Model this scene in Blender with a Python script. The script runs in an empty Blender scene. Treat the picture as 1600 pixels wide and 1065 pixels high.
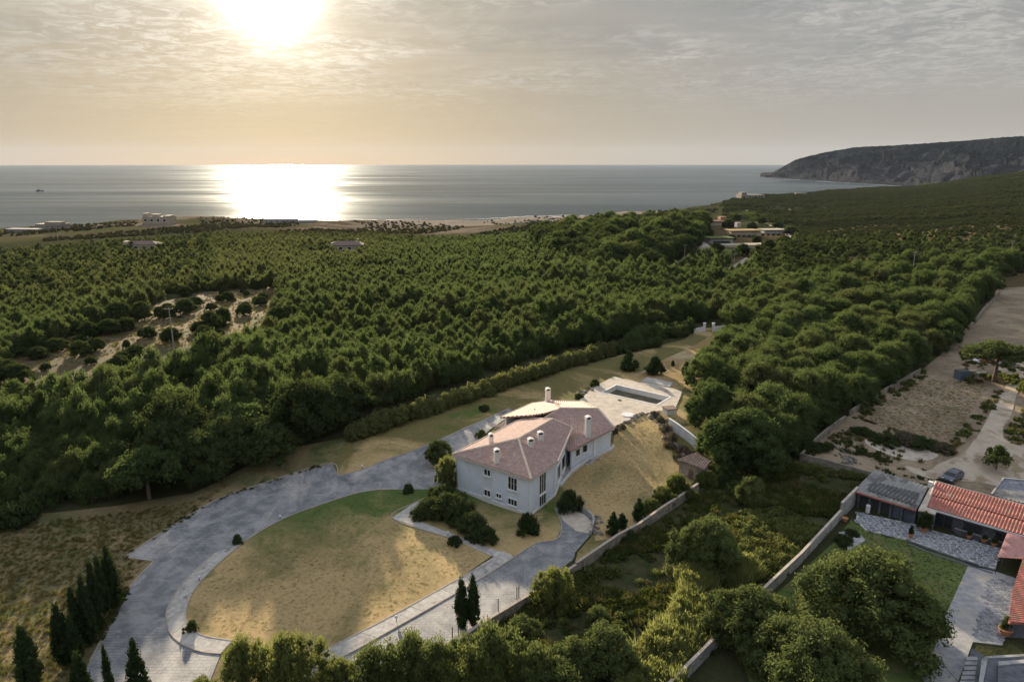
import bpy, bmesh, math, random
import numpy as np
from mathutils import Vector, Matrix
from mathutils.geometry import delaunay_2d_cdt

# ------------------------------------------------------------------ camera, world, sun, exposure
F_PX = 1067.0                     # focal length in pixels of the 1600 px wide photograph
PITCH = math.atan((532.5 - 253.5) / F_PX)
CAM_H = 56.0
SEA_Z = -35.0
scene = bpy.context.scene
cam_data = bpy.data.cameras.new("camera")
cam_data.sensor_width = 36.0
cam_data.lens = 36.0 * F_PX / 1600.0
cam_data.clip_start = 1.0
cam_data.clip_end = 90000.0
cam = bpy.data.objects.new("camera", cam_data)
scene.collection.objects.link(cam)
cam.location = (0, 0, CAM_H)
cam.rotation_euler = (math.pi / 2 - PITCH, 0, 0)
scene.camera = cam

SUN_ELEV = math.radians(12.5)
SUN_AZ = math.radians(-18.0)      # from +Y, negative = towards -X
SUN_DIR = Vector((math.cos(SUN_ELEV) * math.sin(SUN_AZ), math.cos(SUN_ELEV) * math.cos(SUN_AZ), math.sin(SUN_ELEV)))
EXPOSURE = 1.15
SKY_K = 1.0 / (2 ** EXPOSURE)     # sky radiance is written below in display-linear units

sun_data = bpy.data.lights.new("sun", 'SUN')
sun_data.energy = 5.0
sun_data.angle = math.radians(1.2)
sun_data.color = (1.0, 0.83, 0.60)
sun = bpy.data.objects.new("sun", sun_data)
scene.collection.objects.link(sun)
sun.rotation_euler = (-SUN_DIR).to_track_quat('-Z', 'Y').to_euler()
sun.location = (-200, 600, 200)

world = bpy.data.worlds.new("World")
scene.world = world
world.use_nodes = True
NT = world.node_tree
NT.nodes.clear()


class G:
    """tiny node-graph helper"""
    def __init__(s, tree): s.t = tree; s.n = tree.nodes; s.l = tree.links
    def _in(s, sock, v):
        if isinstance(v, bpy.types.NodeSocket): s.l.new(v, sock)
        elif v is not None:
            if sock.type in ('RGBA',) and not hasattr(v, '__len__'): v = (v, v, v, 1)
            if sock.type == 'RGBA' and len(v) == 3: v = (*v, 1)
            if sock.type == 'VECTOR' and not hasattr(v, '__len__'): v = (v, v, v)
            sock.default_value = v
    def node(s, typ, ins=None, **props):
        n = s.n.new(typ)
        for k, v in props.items(): setattr(n, k, v)
        for k, v in (ins or {}).items(): s._in(n.inputs[k], v)
        return n
    def m(s, op, a, b=None, c=None, clamp=False):
        n = s.n.new('ShaderNodeMath'); n.operation = op; n.use_clamp = clamp
        s._in(n.inputs[0], a)
        if b is not None: s._in(n.inputs[1], b)
        if c is not None: s._in(n.inputs[2], c)
        return n.outputs[0]
    def v(s, op, a, b=None, out=0):
        n = s.n.new('ShaderNodeVectorMath'); n.operation = op
        s._in(n.inputs[0], a)
        if b is not None: s._in(n.inputs[1], b)
        return n.outputs[out]
    def scale(s, a, f):
        n = s.n.new('ShaderNodeVectorMath'); n.operation = 'SCALE'
        s._in(n.inputs[0], a); s._in(n.inputs['Scale'], f)
        return n.outputs[0]
    def mix(s, f, a, b, mode='MIX'):
        n = s.n.new('ShaderNodeMix'); n.data_type = 'RGBA'; n.blend_type = mode
        s._in(n.inputs[0], f); s._in(n.inputs[6], a); s._in(n.inputs[7], b)
        return n.outputs[2]
    def ramp(s, x, lo, hi, a=0.0, b=1.0):
        n = s.n.new('ShaderNodeMapRange'); n.interpolation_type = 'SMOOTHSTEP'
        s._in(n.inputs[0], x)
        for i, q in enumerate((lo, hi, a, b)): n.inputs[i + 1].default_value = q
        return n.outputs[0]
    def noise(s, vec, scale, detail=4, rough=0.55, dist=0.0, out=0):
        n = s.n.new('ShaderNodeTexNoise')
        s._in(n.inputs['Vector'], vec); n.inputs['Scale'].default_value = scale
        n.inputs['Detail'].default_value = detail; n.inputs['Roughness'].default_value = rough
        n.inputs['Distortion'].default_value = dist
        return n.outputs[out]


def build_world():
    g = G(NT)
    D = g.node('ShaderNodeTexCoord').outputs['Generated']
    D = g.v('NORMALIZE', D)
    sep = g.node('ShaderNodeSeparateXYZ', {0: D})
    z = g.m('MAXIMUM', sep.outputs[2], 0.0)
    s = g.m('MAXIMUM', g.v('DOT_PRODUCT', D, tuple(SUN_DIR), out=1), 0.0)
    # thin high overcast veil over a clear sky
    warm = g.m('POWER', s, 9.0)
    hor = g.mix(warm, (0.395, 0.36, 0.325), (0.47, 0.335, 0.17))
    up = g.mix(warm, (0.31, 0.325, 0.33), (0.40, 0.375, 0.325))
    col = g.mix(g.ramp(z, 0.0, 0.30), hor, up)
    col = g.mix(g.ramp(z, 0.28, 0.8), col, (0.74, 0.82, 0.97))
    # cloud layer seen in perspective
    inv = g.m('DIVIDE', 1.0, g.m('ADD', z, 0.06))
    P = g.scale(D, inv)
    big = g.noise(P, 0.55, 5, 0.55, 0.5)
    fine = g.noise(P, 7.5, 8, 0.68, 0.8)
    streak = g.noise(g.v('MULTIPLY', P, (0.5, 2.2, 1.0)), 0.9, 6, 0.6, 0.8)
    c1 = g.ramp(big, 0.38, 0.58)
    c2 = g.ramp(fine, 0.42, 0.62)
    c3 = g.ramp(streak, 0.42, 0.68)
    fade = g.ramp(z, 0.03, 0.16)
    cl = g.m('ADD', g.m('MULTIPLY', g.m('MULTIPLY', c1, c2), 0.75), g.m('MULTIPLY', c3, 0.17))
    cl = g.m('MULTIPLY', cl, fade)
    cc = g.mix(warm, (0.56, 0.53, 0.49), (0.74, 0.69, 0.60))
    col = g.mix(cl, col, cc)
    dark = g.m('MULTIPLY', g.ramp(g.noise(P, 1.1, 6, 0.62, 0.5), 0.46, 0.66), g.m('MULTIPLY', fade, 0.34))
    col = g.mix(dark, col, g.mix(warm, (0.21, 0.225, 0.245), (0.30, 0.275, 0.22)))
    # forward scattering round the veiled sun, broken by the clouds
    lum = g.m('ADD', 0.8, g.m('MULTIPLY', g.m('ADD', c3, c2), 0.25))
    gl = g.m('ADD', g.m('MULTIPLY', g.m('POWER', s, 38.0), 0.20), g.m('MULTIPLY', g.m('POWER', s, 240.0), 0.50))
    wide = g.scale(g.node('ShaderNodeCombineXYZ', {0: 1.0, 1: 0.76, 2: 0.44}).outputs[0], g.m('MULTIPLY', g.m('POWER', s, 14.0), 0.07))
    gl2 = g.m('MULTIPLY', g.m('POWER', s, 900.0), 3.0)
    glow = g.scale(g.node('ShaderNodeCombineXYZ', {0: 1.0, 1: 0.88, 2: 0.68}).outputs[0], g.m('MULTIPLY', gl, lum))
    glow2 = g.scale(g.node('ShaderNodeCombineXYZ', {0: 1.0, 1: 0.97, 2: 0.88}).outputs[0], gl2)
    col = g.v('ADD', g.v('ADD', g.v('ADD', col, wide), glow), glow2)
    col = g.scale(col, SKY_K)
    veil = g.node('ShaderNodeBackground', {'Color': col, 'Strength': 1.0})
    sky = g.node('ShaderNodeTexSky', sky_type='NISHITA', sun_disc=False, sun_elevation=SUN_ELEV, sun_rotation=SUN_AZ)
    sky.air_density = 1.0; sky.dust_density = 0.3
    clear = g.node('ShaderNodeBackground', {'Color': sky.outputs[0], 'Strength': 0.05})
    mx = g.node('ShaderNodeMixShader', {0: 0.94, 1: clear.outputs[0], 2: veil.outputs[0]})
    g.node('ShaderNodeOutputWorld', {0: mx.outputs[0]})


build_world()
vs = scene.view_settings
vs.view_transform = 'Standard'; vs.look = 'None'; vs.gamma = 1.0; vs.use_curve_mapping = False
vs.exposure = EXPOSURE
scene.render.engine = 'CYCLES'
scene.cycles.max_bounces = 6
scene.cycles.diffuse_bounces = 3
scene.cycles.glossy_bounces = 2
scene.cycles.transmission_bounces = 3
scene.cycles.volume_bounces = 1
scene.cycles.transparent_max_bounces = 4
scene.cycles.caustics_reflective = False
scene.cycles.caustics_refractive = False
scene.cycles.use_denoising = True
random.seed(7)
RNG = np.random.default_rng(11)

# ------------------------------------------------------------------ survey helpers (photo pixel -> place on the ground)
CP, SP = math.cos(PITCH), math.sin(PITCH)


def ray(px, py):
    u = (px - 800) / F_PX; v = (py - 532.5) / F_PX
    return np.array((u, CP - v * SP, -SP - v * CP))


def U(px, py, z=0.0):
    d = ray(px, py); t = (z - CAM_H) / d[2]
    return Vector((d[0] * t, d[1] * t, z))


def project(x, y, z):
    """world -> photo pixels (for surveying only)"""
    dz = z - CAM_H
    depth = y * CP - dz * SP
    vd = (-dz * CP - y * SP)
    depth = np.where(depth < 1, 1, depth)
    return 800 + F_PX * x / depth, 532.5 + F_PX * vd / depth


def S(t):
    t = np.clip(t, 0, 1)
    return t * t * (3 - 2 * t)


# coast line: distance of the water's edge for each azimuth
_cpx = np.array([-700, -400, 0, 100, 230, 300, 450, 600, 750, 850, 950, 1050, 1110, 1160, 1250, 1350, 1430, 1500, 1600, 2100, 2600], float)
_cpy = np.array([400, 385, 367, 357, 348, 347, 351, 352, 350, 345, 339, 332, 325, 310, 303, 297, 291.5, 287, 283, 270, 268], float)
_cd = np.array([U(a, b, SEA_Z).to_2d().length for a, b in zip(_cpx, _cpy)])
_ca = (_cpx - 800) / F_PX / 1.018
# terrain heights by azimuth column and distance
_tc = (np.array([-700, 0, 300, 700, 900, 1020, 1150, 1250, 1400, 1600, 2100], float) - 800) / F_PX / 1.018
_td = np.array([220, 330, 480, 700, 950, 1300, 2000, 3000, 4500], float)
_tz = np.array([
    [3, 3, 3, 3, 3, 3, 3, 3, 3, 4, 7],
    [0, 0, 0, 0, 2, 3, 3, 3, 4, 6, 14],
    [-6, -6, -6, -7, 1, 7, 5, 2, 3, 7, 24],
    [-15, -15, -15, -17, -9, 1, -5, -6, 0, 9, 40],
    [-24, -22, -20, -27, -25, -18, -16, -17, -8, 4, 50],
    [-33, -33, -31, -33, -33, -30, -24, -24, -14, 6, 70],
    [-36, -36, -36, -36, -36, -36, -32, -30, -17, 19, 110],
    [-38, -38, -38, -38, -38, -38, -38, -38, -34, 26, 150],
    [-40, -40, -40, -40, -40, -40, -40, -40, -38, 20, 170]], float)


def in_poly(x, y, poly):
    x = np.asarray(x, float); y = np.asarray(y, float)
    c = np.zeros(x.shape, bool)
    n = len(poly); j = n - 1
    for i in range(n):
        xi, yi = poly[i][0], poly[i][1]; xj, yj = poly[j][0], poly[j][1]
        if yi != yj:
            c ^= ((yi > y) != (yj > y)) & (x < (xj - xi) * (y - yi) / (yj - yi) + xi)
        j = i
    return c


def hfun(x, y):
    x = np.asarray(x, float); y = np.asarray(y, float)
    near = 3.0 * S((y - 109) / 24.0) - .85 * np.exp(-((x + 4) ** 2 / 110.0 + (y - 106) ** 2 / 60.0))
    d = np.hypot(x, y)
    a = np.where(y > 5, x / np.maximum(y, 5), np.sign(x) * 2)
    ci = np.clip(np.interp(a, _tc, np.arange(len(_tc))), 0, len(_tc) - 1.001)
    di = np.clip(np.interp(d, _td, np.arange(len(_td))), 0, len(_td) - 1.001)
    c0 = ci.astype(int); d0 = di.astype(int); cf = S(ci - c0) * 0.5 + (ci - c0) * 0.5; df = di - d0
    z = (_tz[d0, c0] * (1 - cf) + _tz[d0, c0 + 1] * cf) * (1 - df) + (_tz[d0 + 1, c0] * (1 - cf) + _tz[d0 + 1, c0 + 1] * cf) * df
    far = S((d - 330) / 300)
    wav = np.sin(x * .021 + 1.3 * np.sin(y * .017)) * 1.3 + np.sin(y * .031 + x * .011) * 1.0 + np.sin(x * .083 + y * .05) * .35
    z = z + wav * far
    cd = np.interp(a, _ca, _cd)
    # keep the land above water up to the coast, below it beyond
    t = (cd - d)
    land = np.maximum(z, SEA_Z + 0.3 + np.minimum(np.maximum(t, 0) * 0.045, 3.5) + .25 * wav * S(t / 60))
    z = np.where(t > 0, land, SEA_Z - 0.3 + t * 0.02)
    z = np.maximum(z, SEA_Z - 6)
    w = S((d - 165) / 70)
    z = near * (1 - w) + z * w
    return np.where(in_poly(x, y, POOL_PIT), z - 4.0, z)


TZ = 3.25
POOL_PX = [(941.6, 612.6), (963.4, 601.3), (1046.7, 620), (1025.7, 632)]
PW = [U(*p, TZ) for p in POOL_PX]
_pc = sum(PW, Vector()) / 4
POOL_PIT = [tuple((p + (p - _pc).normalized() * 2.3).xy) for p in PW]


def Gd(px, py):
    """ground point under a pixel"""
    r = ray(px, py)
    t0, t1 = 30.0, 7000.0
    ts = np.geomspace(t0, t1, 900)
    hz = hfun(r[0] * ts, r[1] * ts); zz = CAM_H + r[2] * ts
    k = np.argmax(zz < hz)
    if k == 0: k = len(ts) - 1
    a, b = ts[k - 1], ts[k]
    for _ in range(18):
        m = (a + b) / 2
        if CAM_H + r[2] * m < hfun(r[0] * m, r[1] * m): b = m
        else: a = m
    return Vector((r[0] * b, r[1] * b, float(hfun(r[0] * b, r[1] * b))))


def Hz(x, y): return float(hfun(x, y))


def smooth(pts, n=4, closed=False):
    out = []
    N = len(pts)
    rng = range(N) if closed else range(N - 1)
    for i in rng:
        if closed: a, b, c, d = pts[(i - 1) % N], pts[i], pts[(i + 1) % N], pts[(i + 2) % N]
        else: a, b, c, d = pts[max(i - 1, 0)], pts[i], pts[i + 1], pts[min(i + 2, N - 1)]
        for k in range(n):
            t = k / n
            out.append(tuple(0.5 * (2 * b[q] + (c[q] - a[q]) * t + (2 * a[q] - 5 * b[q] + 4 * c[q] - d[q]) * t * t + (3 * b[q] - a[q] - 3 * c[q] + d[q]) * t ** 3) for q in range(2)))
    if not closed: out.append(tuple(pts[-1][:2]))
    return out


# ------------------------------------------------------------------ object helpers
COL = scene.collection


def link(name, me, parent=None, mats=None, loc=None):
    o = bpy.data.objects.new(name, me); COL.objects.link(o)
    if mats is not None and me is not None:
        for m in (mats if isinstance(mats, (list, tuple)) else [mats]): me.materials.append(m)
    if parent is not None: o.parent = parent
    if loc is not None: o.location = loc
    return o


def tag(o, label=None, cat=None, group=None, kind=None):
    if label: o['label'] = label
    if cat: o['category'] = cat
    if group: o['group'] = group
    if kind: o['kind'] = kind
    return o


def empty(name, loc, rz=0.0, label=None, cat=None, group=None):
    o = bpy.data.objects.new(name, None); COL.objects.link(o)
    o.location = loc; o.rotation_euler = (0, 0, rz); o.empty_display_size = .5
    return tag(o, label, cat, group)


def mesh_np(name, verts, faces):
    """verts (n,3); faces (m,k) int array with constant k"""
    me = bpy.data.meshes.new(name)
    verts = np.asarray(verts, np.float32); faces = np.asarray(faces, np.int32)
    m, k = faces.shape
    me.vertices.add(len(verts)); me.vertices.foreach_set('co', verts.ravel())
    me.loops.add(m * k); me.loops.foreach_set('vertex_index', faces.ravel())
    me.polygons.add(m); me.polygons.foreach_set('loop_start', np.arange(0, m * k, k, dtype=np.int32))
    try: me.polygons.foreach_set('loop_total', np.full(m, k, np.int32))
    except Exception: pass
    me.update(calc_edges=True); me.validate()
    return me


class MB:
    """collects simple solids into one mesh"""
    def __init__(s): s.v = []; s.f = []
    def add(s, vs, fs):
        b = len(s.v); s.v += [tuple(q) for q in vs]; s.f += [tuple(b + i for i in q) for q in fs]; return s
    def box(s, c, d, rz=0.0, M=None):
        x, y, z = d[0] / 2, d[1] / 2, d[2] / 2
        R = Matrix.Rotation(rz, 3, 'Z'); C = Vector(c)
        vs = [C + R @ Vector((i * x, j * y, k * z)) for i in (-1, 1) for j in (-1, 1) for k in (-1, 1)]
        if M is not None: vs = [M @ q for q in vs]
        return s.add(vs, [(0, 1, 3, 2), (4, 6, 7, 5), (0, 4, 5, 1), (2, 3, 7, 6), (0, 2, 6, 4), (1, 5, 7, 3)])
    def prism(s, poly, z0, z1):
        """poly [(x,y)], z0/z1 number or per-vertex list"""
        n = len(poly)
        a = sum(poly[i][0] * poly[(i + 1) % n][1] - poly[(i + 1) % n][0] * poly[i][1] for i in range(n))
        idx = list(range(n)) if a > 0 else list(range(n))[::-1]
        lo = [(poly[i][0], poly[i][1], z0 if not hasattr(z0, '__len__') else z0[i]) for i in idx]
        hi = [(poly[i][0], poly[i][1], z1 if not hasattr(z1, '__len__') else z1[i]) for i in idx]
        fs = [tuple(range(n))[::-1], tuple(range(n, 2 * n))] + [(i, (i + 1) % n, n + (i + 1) % n, n + i) for i in range(n)]
        return s.add(lo + hi, fs)
    def tube(s, a, b, r0, r1=None, n=8):
        a, b = Vector(a), Vector(b); r1 = r0 if r1 is None else r1
        q = (b - a).to_track_quat('Z', 'Y')
        vs = []
        for c, r in ((a, r0), (b, r1)):
            for k in range(n):
                t = 2 * math.pi * k / n
                vs.append(c + q @ Vector((r * math.cos(t), r * math.sin(t), 0)))
        return s.add(vs, [(k, (k + 1) % n, n + (k + 1) % n, n + k) for k in range(n)] + [tuple(range(n))[::-1], tuple(range(n, 2 * n))])
    def lathe(s, c, prof, n=14):
        c = Vector(c); vs = []
        for r, z in prof:
            for k in range(n):
                t = 2 * math.pi * k / n; vs.append(c + Vector((r * math.cos(t), r * math.sin(t), z)))
        fs = []
        for j in range(len(prof) - 1):
            fs += [(j * n + k, j * n + (k + 1) % n, (j + 1) * n + (k + 1) % n, (j + 1) * n + k) for k in range(n)]
        fs += [tuple(range(n))[::-1], tuple(range((len(prof) - 1) * n, len(prof) * n))]
        return s.add(vs, fs)
    def blob(s, c, r, seed=0, n=8, squash=1.0, rough=.2):
        """irregular stone"""
        rr = random.Random(seed); c = Vector(c); vs = [c + Vector((0, 0, -r[2]))]
        m = 4
        for j in range(1, m):
            ph = math.pi * j / m
            for k in range(n):
                t = 2 * math.pi * (k + .5 * (j % 2)) / n; q = 1 + rr.uniform(-rough, rough)
                vs.append(c + Vector((r[0] * q * math.sin(ph) * math.cos(t), r[1] * q * math.sin(ph) * math.sin(t), -r[2] * q * math.cos(ph))))
        vs.append(c + Vector((0, 0, r[2])))
        fs = [(0, 1 + (k + 1) % n, 1 + k) for k in range(n)]
        for j in range(m - 2):
            fs += [(1 + j * n + k, 1 + j * n + (k + 1) % n, 1 + (j + 1) * n + (k + 1) % n, 1 + (j + 1) * n + k) for k in range(n)]
        e = len(vs) - 1; b = 1 + (m - 2) * n
        fs += [(b + k, b + (k + 1) % n, e) for k in range(n)]
        return s.add(vs, fs)
    def mesh(s, name):
        me = bpy.data.meshes.new(name); me.from_pydata([tuple(map(float, q)) for q in s.v], [], s.f); me.update(); return me
    def build(s, name, mat, parent=None, smooth=False, loc=None):
        me = s.mesh(name)
        if smooth:
            for p in me.polygons: p.use_smooth = True
        return link(name, me, parent, mat, loc)


# ------------------------------------------------------------------ materials
MATS = {}


def newmat(name):
    m = bpy.data.materials.new(name); m.use_nodes = True; m.node_tree.nodes.clear(); MATS[name] = m
    return m, G(m.node_tree)


def surf(name, c1, c2, scale=1.0, rough=0.9, bump=0.0, bscale=None, c3=None, s3=0.12, spec=0.3, detail=6, t3=(.5, .62), metal=0.0, objvar=0.0, stretch=None):
    """two/three tone noisy surface; colour varies with world position"""
    m, g = newmat(name)
    pos = g.node('ShaderNodeNewGeometry').outputs['Position']
    if stretch: pos = g.v('MULTIPLY', pos, stretch)
    n = g.noise(pos, scale, detail, .62)
    col = g.mix(g.ramp(n, .32, .68), c1, c2)
    if c3 is not None:
        n3 = g.noise(pos, s3, 5, .6, .5)
        col = g.mix(g.ramp(n3, t3[0], t3[1]), col, c3)
    if objvar:
        r = g.node('ShaderNodeObjectInfo').outputs['Random']
        col = g.scale(col, g.m('ADD', 1 - objvar / 2, g.m('MULTIPLY', r, objvar)))
    b = g.node('ShaderNodeBsdfPrincipled', {'Base Color': col, 'Roughness': rough, 'Specular IOR Level': spec, 'Metallic': metal})
    if bump:
        nb = g.noise(pos, bscale or scale * 4, 5, .65)
        bp = g.node('ShaderNodeBump', {'Strength': 1.0, 'Distance': bump, 'Height': nb})
        g.l.new(bp.outputs[0], b.inputs['Normal'])
    g.node('ShaderNodeOutputMaterial', {0: b.outputs[0]})
    return m


def leafmat(name, dark, light, trans=.35, tcol=None, warm=None):
    m, g = newmat(name)
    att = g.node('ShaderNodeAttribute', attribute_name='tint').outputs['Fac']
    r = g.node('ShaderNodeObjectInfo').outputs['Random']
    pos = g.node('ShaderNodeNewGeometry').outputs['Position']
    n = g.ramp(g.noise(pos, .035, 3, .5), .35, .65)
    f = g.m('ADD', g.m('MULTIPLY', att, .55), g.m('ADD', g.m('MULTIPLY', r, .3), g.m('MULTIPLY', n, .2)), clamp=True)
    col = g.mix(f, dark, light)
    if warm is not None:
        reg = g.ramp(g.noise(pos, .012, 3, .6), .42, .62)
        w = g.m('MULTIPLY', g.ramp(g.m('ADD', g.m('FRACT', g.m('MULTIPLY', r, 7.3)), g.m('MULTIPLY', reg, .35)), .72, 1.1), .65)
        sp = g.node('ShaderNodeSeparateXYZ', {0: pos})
        dry = g.m('MULTIPLY', g.ramp(sp.outputs[0], -150, -20, 1, 0), g.ramp(sp.outputs[1], 190, 320, 0, .9))  # browner towards the far left: drier trees plus warm haze painted into leaf colour
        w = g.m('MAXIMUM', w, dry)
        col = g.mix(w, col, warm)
    d = g.node('ShaderNodeBsdfDiffuse', {'Color': col})
    tc = g.mix(0.5, col, tcol or (.22, .25, .03))
    t = g.node('ShaderNodeBsdfTranslucent', {'Color': tc})
    mx = g.node('ShaderNodeMixShader', {0: trans, 1: d.outputs[0], 2: t.outputs[0]})
    g.node('ShaderNodeOutputMaterial', {0: mx.outputs[0]})
    return m


def grassmat(name, tones, fine=10.0, bump=.04, grad=None):
    """tones: list of (colour, noise scale, lo, hi) laid one over another; first is the base"""
    m, g = newmat(name)
    pos = g.node('ShaderNodeNewGeometry').outputs['Position']
    col = None
    for i, (c, sc, lo, hi) in enumerate(tones):
        if i == 0: col = g.mix(0.0, c, c); continue
        off = g.v('ADD', pos, (i * 31.7, i * 17.3, 0))
        col = g.mix(g.ramp(g.noise(off, sc, 6, .62, .6), lo, hi), col, c)
    if grad:      # the turf turns greener towards one side of the plot
        (y0, y1, gx, gc) = grad
        sp = g.node('ShaderNodeSeparateXYZ', {0: pos})
        t = g.m('ADD', g.m('ADD', sp.outputs[1], g.m('MULTIPLY', sp.outputs[0], gx)), g.m('MULTIPLY', g.m('SUBTRACT', g.noise(pos, .11, 6, .65, .8), .5), 46.0))
        col = g.mix(g.ramp(t, y0, y1), col, gc)
    # streaky blades
    n1 = g.noise(g.v('MULTIPLY', pos, (1.0, 2.2, 1.0)), fine * .45, 5, .75, .8)
    n2 = g.noise(pos, fine * .16, 5, .7, .4)
    col = g.mix(1.0, col, g.scale(g.node('ShaderNodeCombineXYZ', {0: 1., 1: 1., 2: 1.}).outputs[0], g.m('ADD', .0, g.m('ADD', g.m('MULTIPLY', n1, 1.05), g.m('MULTIPLY', n2, .95)))), 'MULTIPLY')
    b = g.node('ShaderNodeBsdfPrincipled', {'Base Color': col, 'Roughness': .95, 'Specular IOR Level': .1})
    bp = g.node('ShaderNodeBump', {'Strength': 1.0, 'Distance': bump * 1.6, 'Height': g.m('ADD', n1, n2)})
    g.l.new(bp.outputs[0], b.inputs['Normal'])
    g.node('ShaderNodeOutputMaterial', {0: b.outputs[0]})
    return m


TAN = (.43, .315, .155); OLIVE = (.115, .115, .038); GREEN = (.085, .13, .03); BROWN = (.17, .115, .06); PALE = (.48, .38, .23)
clear_m = grassmat('clearing_ground', [((.12, .09, .05), 1, 0, 1), ((.24, .16, .075), .05, .48, .66), ((.08, .075, .038), .09, .46, .62), ((.24, .19, .13), .4, .66, .8)], fine=3)
oval_m = grassmat('oval_lawn', [((.20, .17, .075), 1, 0, 1), (TAN, .05, .30, .52), ((.15, .15, .055), .12, .58, .75), (PALE, .3, .6, .85)], grad=(92, 116, -.22, (.085, .13, .035)))
lawn_m = grassmat('lawn', [((.19, .165, .07), 1, 0, 1), (TAN, .04, .34, .60), ((.14, .15, .055), .09, .58, .78), (PALE, .3, .6, .85)], bump=.04)
verge_m = grassmat('verge_grass', [((.16, .14, .055), 1, 0, 1), (TAN, .06, .46, .64), (GREEN, .09, .55, .7)])
dry_m = grassmat('dry_meadow', [((.30, .205, .09), 1, 0, 1), (PALE, .10, .42, .66), ((.17, .14, .06), .12, .55, .72)])
field_m = grassmat('brown_field', [((.25, .195, .135), 1, 0, 1), ((.35, .275, .19), .07, .42, .62), ((.16, .13, .085), .16, .56, .72)], fine=4, bump=.1)
mead_m = grassmat('left_meadow', [((.155, .135, .07), 1, 0, 1), ((.25, .19, .10), .08, .42, .62), ((.09, .105, .038), .14, .52, .66), ((.30, .20, .09), .5, .62, .75)])
scrub_m = grassmat('scrub_ground', [((.060, .070, .028), 1, 0, 1), ((.10, .095, .045), .12, .46, .62), ((.045, .06, .02), .3, .5, .7), ((.18, .13, .07), .09, .62, .74)], fine=4, bump=.25)
green_m = grassmat('green_turf', [((.10, .135, .04), 1, 0, 1), ((.17, .17, .07), .25, .5, .7), ((.26, .21, .10), .4, .62, .8)])
yardgreen_m = grassmat('garden_grass', [((.11, .145, .045), 1, 0, 1), ((.17, .15, .07), .3, .5, .7), ((.14, .18, .055), .15, .5, .7)])

conc_m = surf('pale_concrete', (.43, .37, .30), (.57, .50, .42), .8, .9, .01, 6, c3=(.30, .27, .24), s3=.25, t3=(.55, .72))
path_m = surf('path_slab', (.36, .34, .32), (.50, .47, .43), 1.6, .9, .008, 8, c3=(.24, .22, .20), s3=.6, t3=(.55, .7), objvar=.18)
kerb_m = surf('kerb_stone', (.32, .27, .22), (.46, .40, .34), 3, .9, .01)
white_m = surf('white_render', (.62, .62, .62), (.74, .73, .72), .7, .85, .004, 8, c3=(.52, .52, .50), s3=.5, t3=(.6, .75))
house_m = surf('house_render', (.67, .72, .82), (.74, .78, .86), .5, .85, .004, 8, c3=(.60, .66, .69), s3=.25, t3=(.5, .7))
trim_m = surf('window_trim', (.78, .78, .77), (.84, .84, .83), 3, .6)
chim_m = surf('chimney_render', (.66, .65, .62), (.76, .75, .72), 1.5, .85, .005, 8, c3=(.5, .49, .46), s3=1.2, t3=(.58, .75))
roof_m = surf('clay_tile', (.35, .235, .205), (.44, .31, .275), 1.4, .8, .012, 9, c3=(.49, .38, .34), s3=1.3, t3=(.5, .7), detail=9, spec=.25)
oldtile_m = surf('old_tile', (.15, .11, .09), (.26, .19, .16), 1.5, .9)
ridge_m = surf('ridge_tile', (.54, .43, .35), (.68, .57, .48), 2.5, .85)
red_m = surf('red_tile', (.33, .115, .09), (.46, .19, .15), 2.2, .8, .01, 9, c3=(.24, .17, .11), s3=.9, t3=(.52, .68), detail=8)
pink_m = surf('pink_corrugated', (.48, .24, .21), (.55, .30, .27), 2.2, .6, c3=(.42, .2, .17), s3=.8)
grey_corr_m = surf('grey_corrugated', (.24, .235, .22), (.34, .33, .31), 1.6, .8, .006, 9, c3=(.15, .145, .14), s3=.35, t3=(.5, .6))
darkstain_m = surf('dark_sheet', (.085, .085, .085), (.14, .14, .14), 1.6, .95)
slate_m = surf('slate_wall', (.085, .09, .11), (.15, .155, .175), 1.4, .85, .01)
stone_m = surf('old_wall', (.20, .175, .14), (.34, .30, .25), 1.3, .92, .03, 5, c3=(.13, .12, .09), s3=.5, t3=(.5, .68))
wallgrey_m = surf('grey_render_wall', (.30, .30, .31), (.42, .41, .40), .9, .9, .01, 6, c3=(.20, .195, .19), s3=.6, t3=(.5, .68))
rock_m = surf('rock', (.16, .14, .12), (.30, .26, .22), 2.5, .92, .06, 5, objvar=.4)
walk_m = surf('walk_slab', (.27, .27, .285), (.39, .385, .38), 1.2, .9, .008, 6, c3=(.44, .40, .34), s3=.2, t3=(.52, .7))
flag_m = surf('flagstone', (.14, .155, .185), (.27, .28, .31), 1.5, .8, .006, 8, objvar=.55)
mortar_m = surf('mortar', (.48, .46, .43), (.60, .57, .53), 3, .95)
dirt_m = surf('pale_dirt', (.40, .33, .25), (.52, .44, .35), .35, .95, .03, 2.5, c3=(.30, .23, .15), s3=.28, t3=(.5, .62))
sand_m = surf('sand', (.32, .27, .21), (.52, .45, .35), .02, .95)
wood_m = surf('bark', (.10, .075, .055), (.17, .13, .10), 3, .95, .03)
pole_m = surf('weathered_pole', (.28, .25, .21), (.36, .33, .29), 2, .9)
metal_m = surf('dark_metal', (.05, .05, .055), (.08, .08, .085), 3, .5)
glass_m = surf('window_glass', (.02, .025, .03), (.035, .04, .045), 1, .12, spec=.5)
terra_m = surf('terracotta_pot', (.40, .19, .10), (.50, .26, .15), 5, .85)
paint_m = surf('car_paint', (.10, .115, .14), (.13, .145, .17), 1, .28, spec=.6, metal=.3)
tyre_m = surf('rubber', (.02, .02, .02), (.03, .03, .03), 3, .9)
lamp_m = surf('lamp_glass', (.6, .6, .62), (.7, .7, .72), 3, .2)
fort_m = surf('pale_masonry', (.33, .28, .21), (.46, .40, .31), .15, .9)
farroof_m = surf('far_tile', (.34, .17, .11), (.44, .24, .16), .3, .9)
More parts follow.
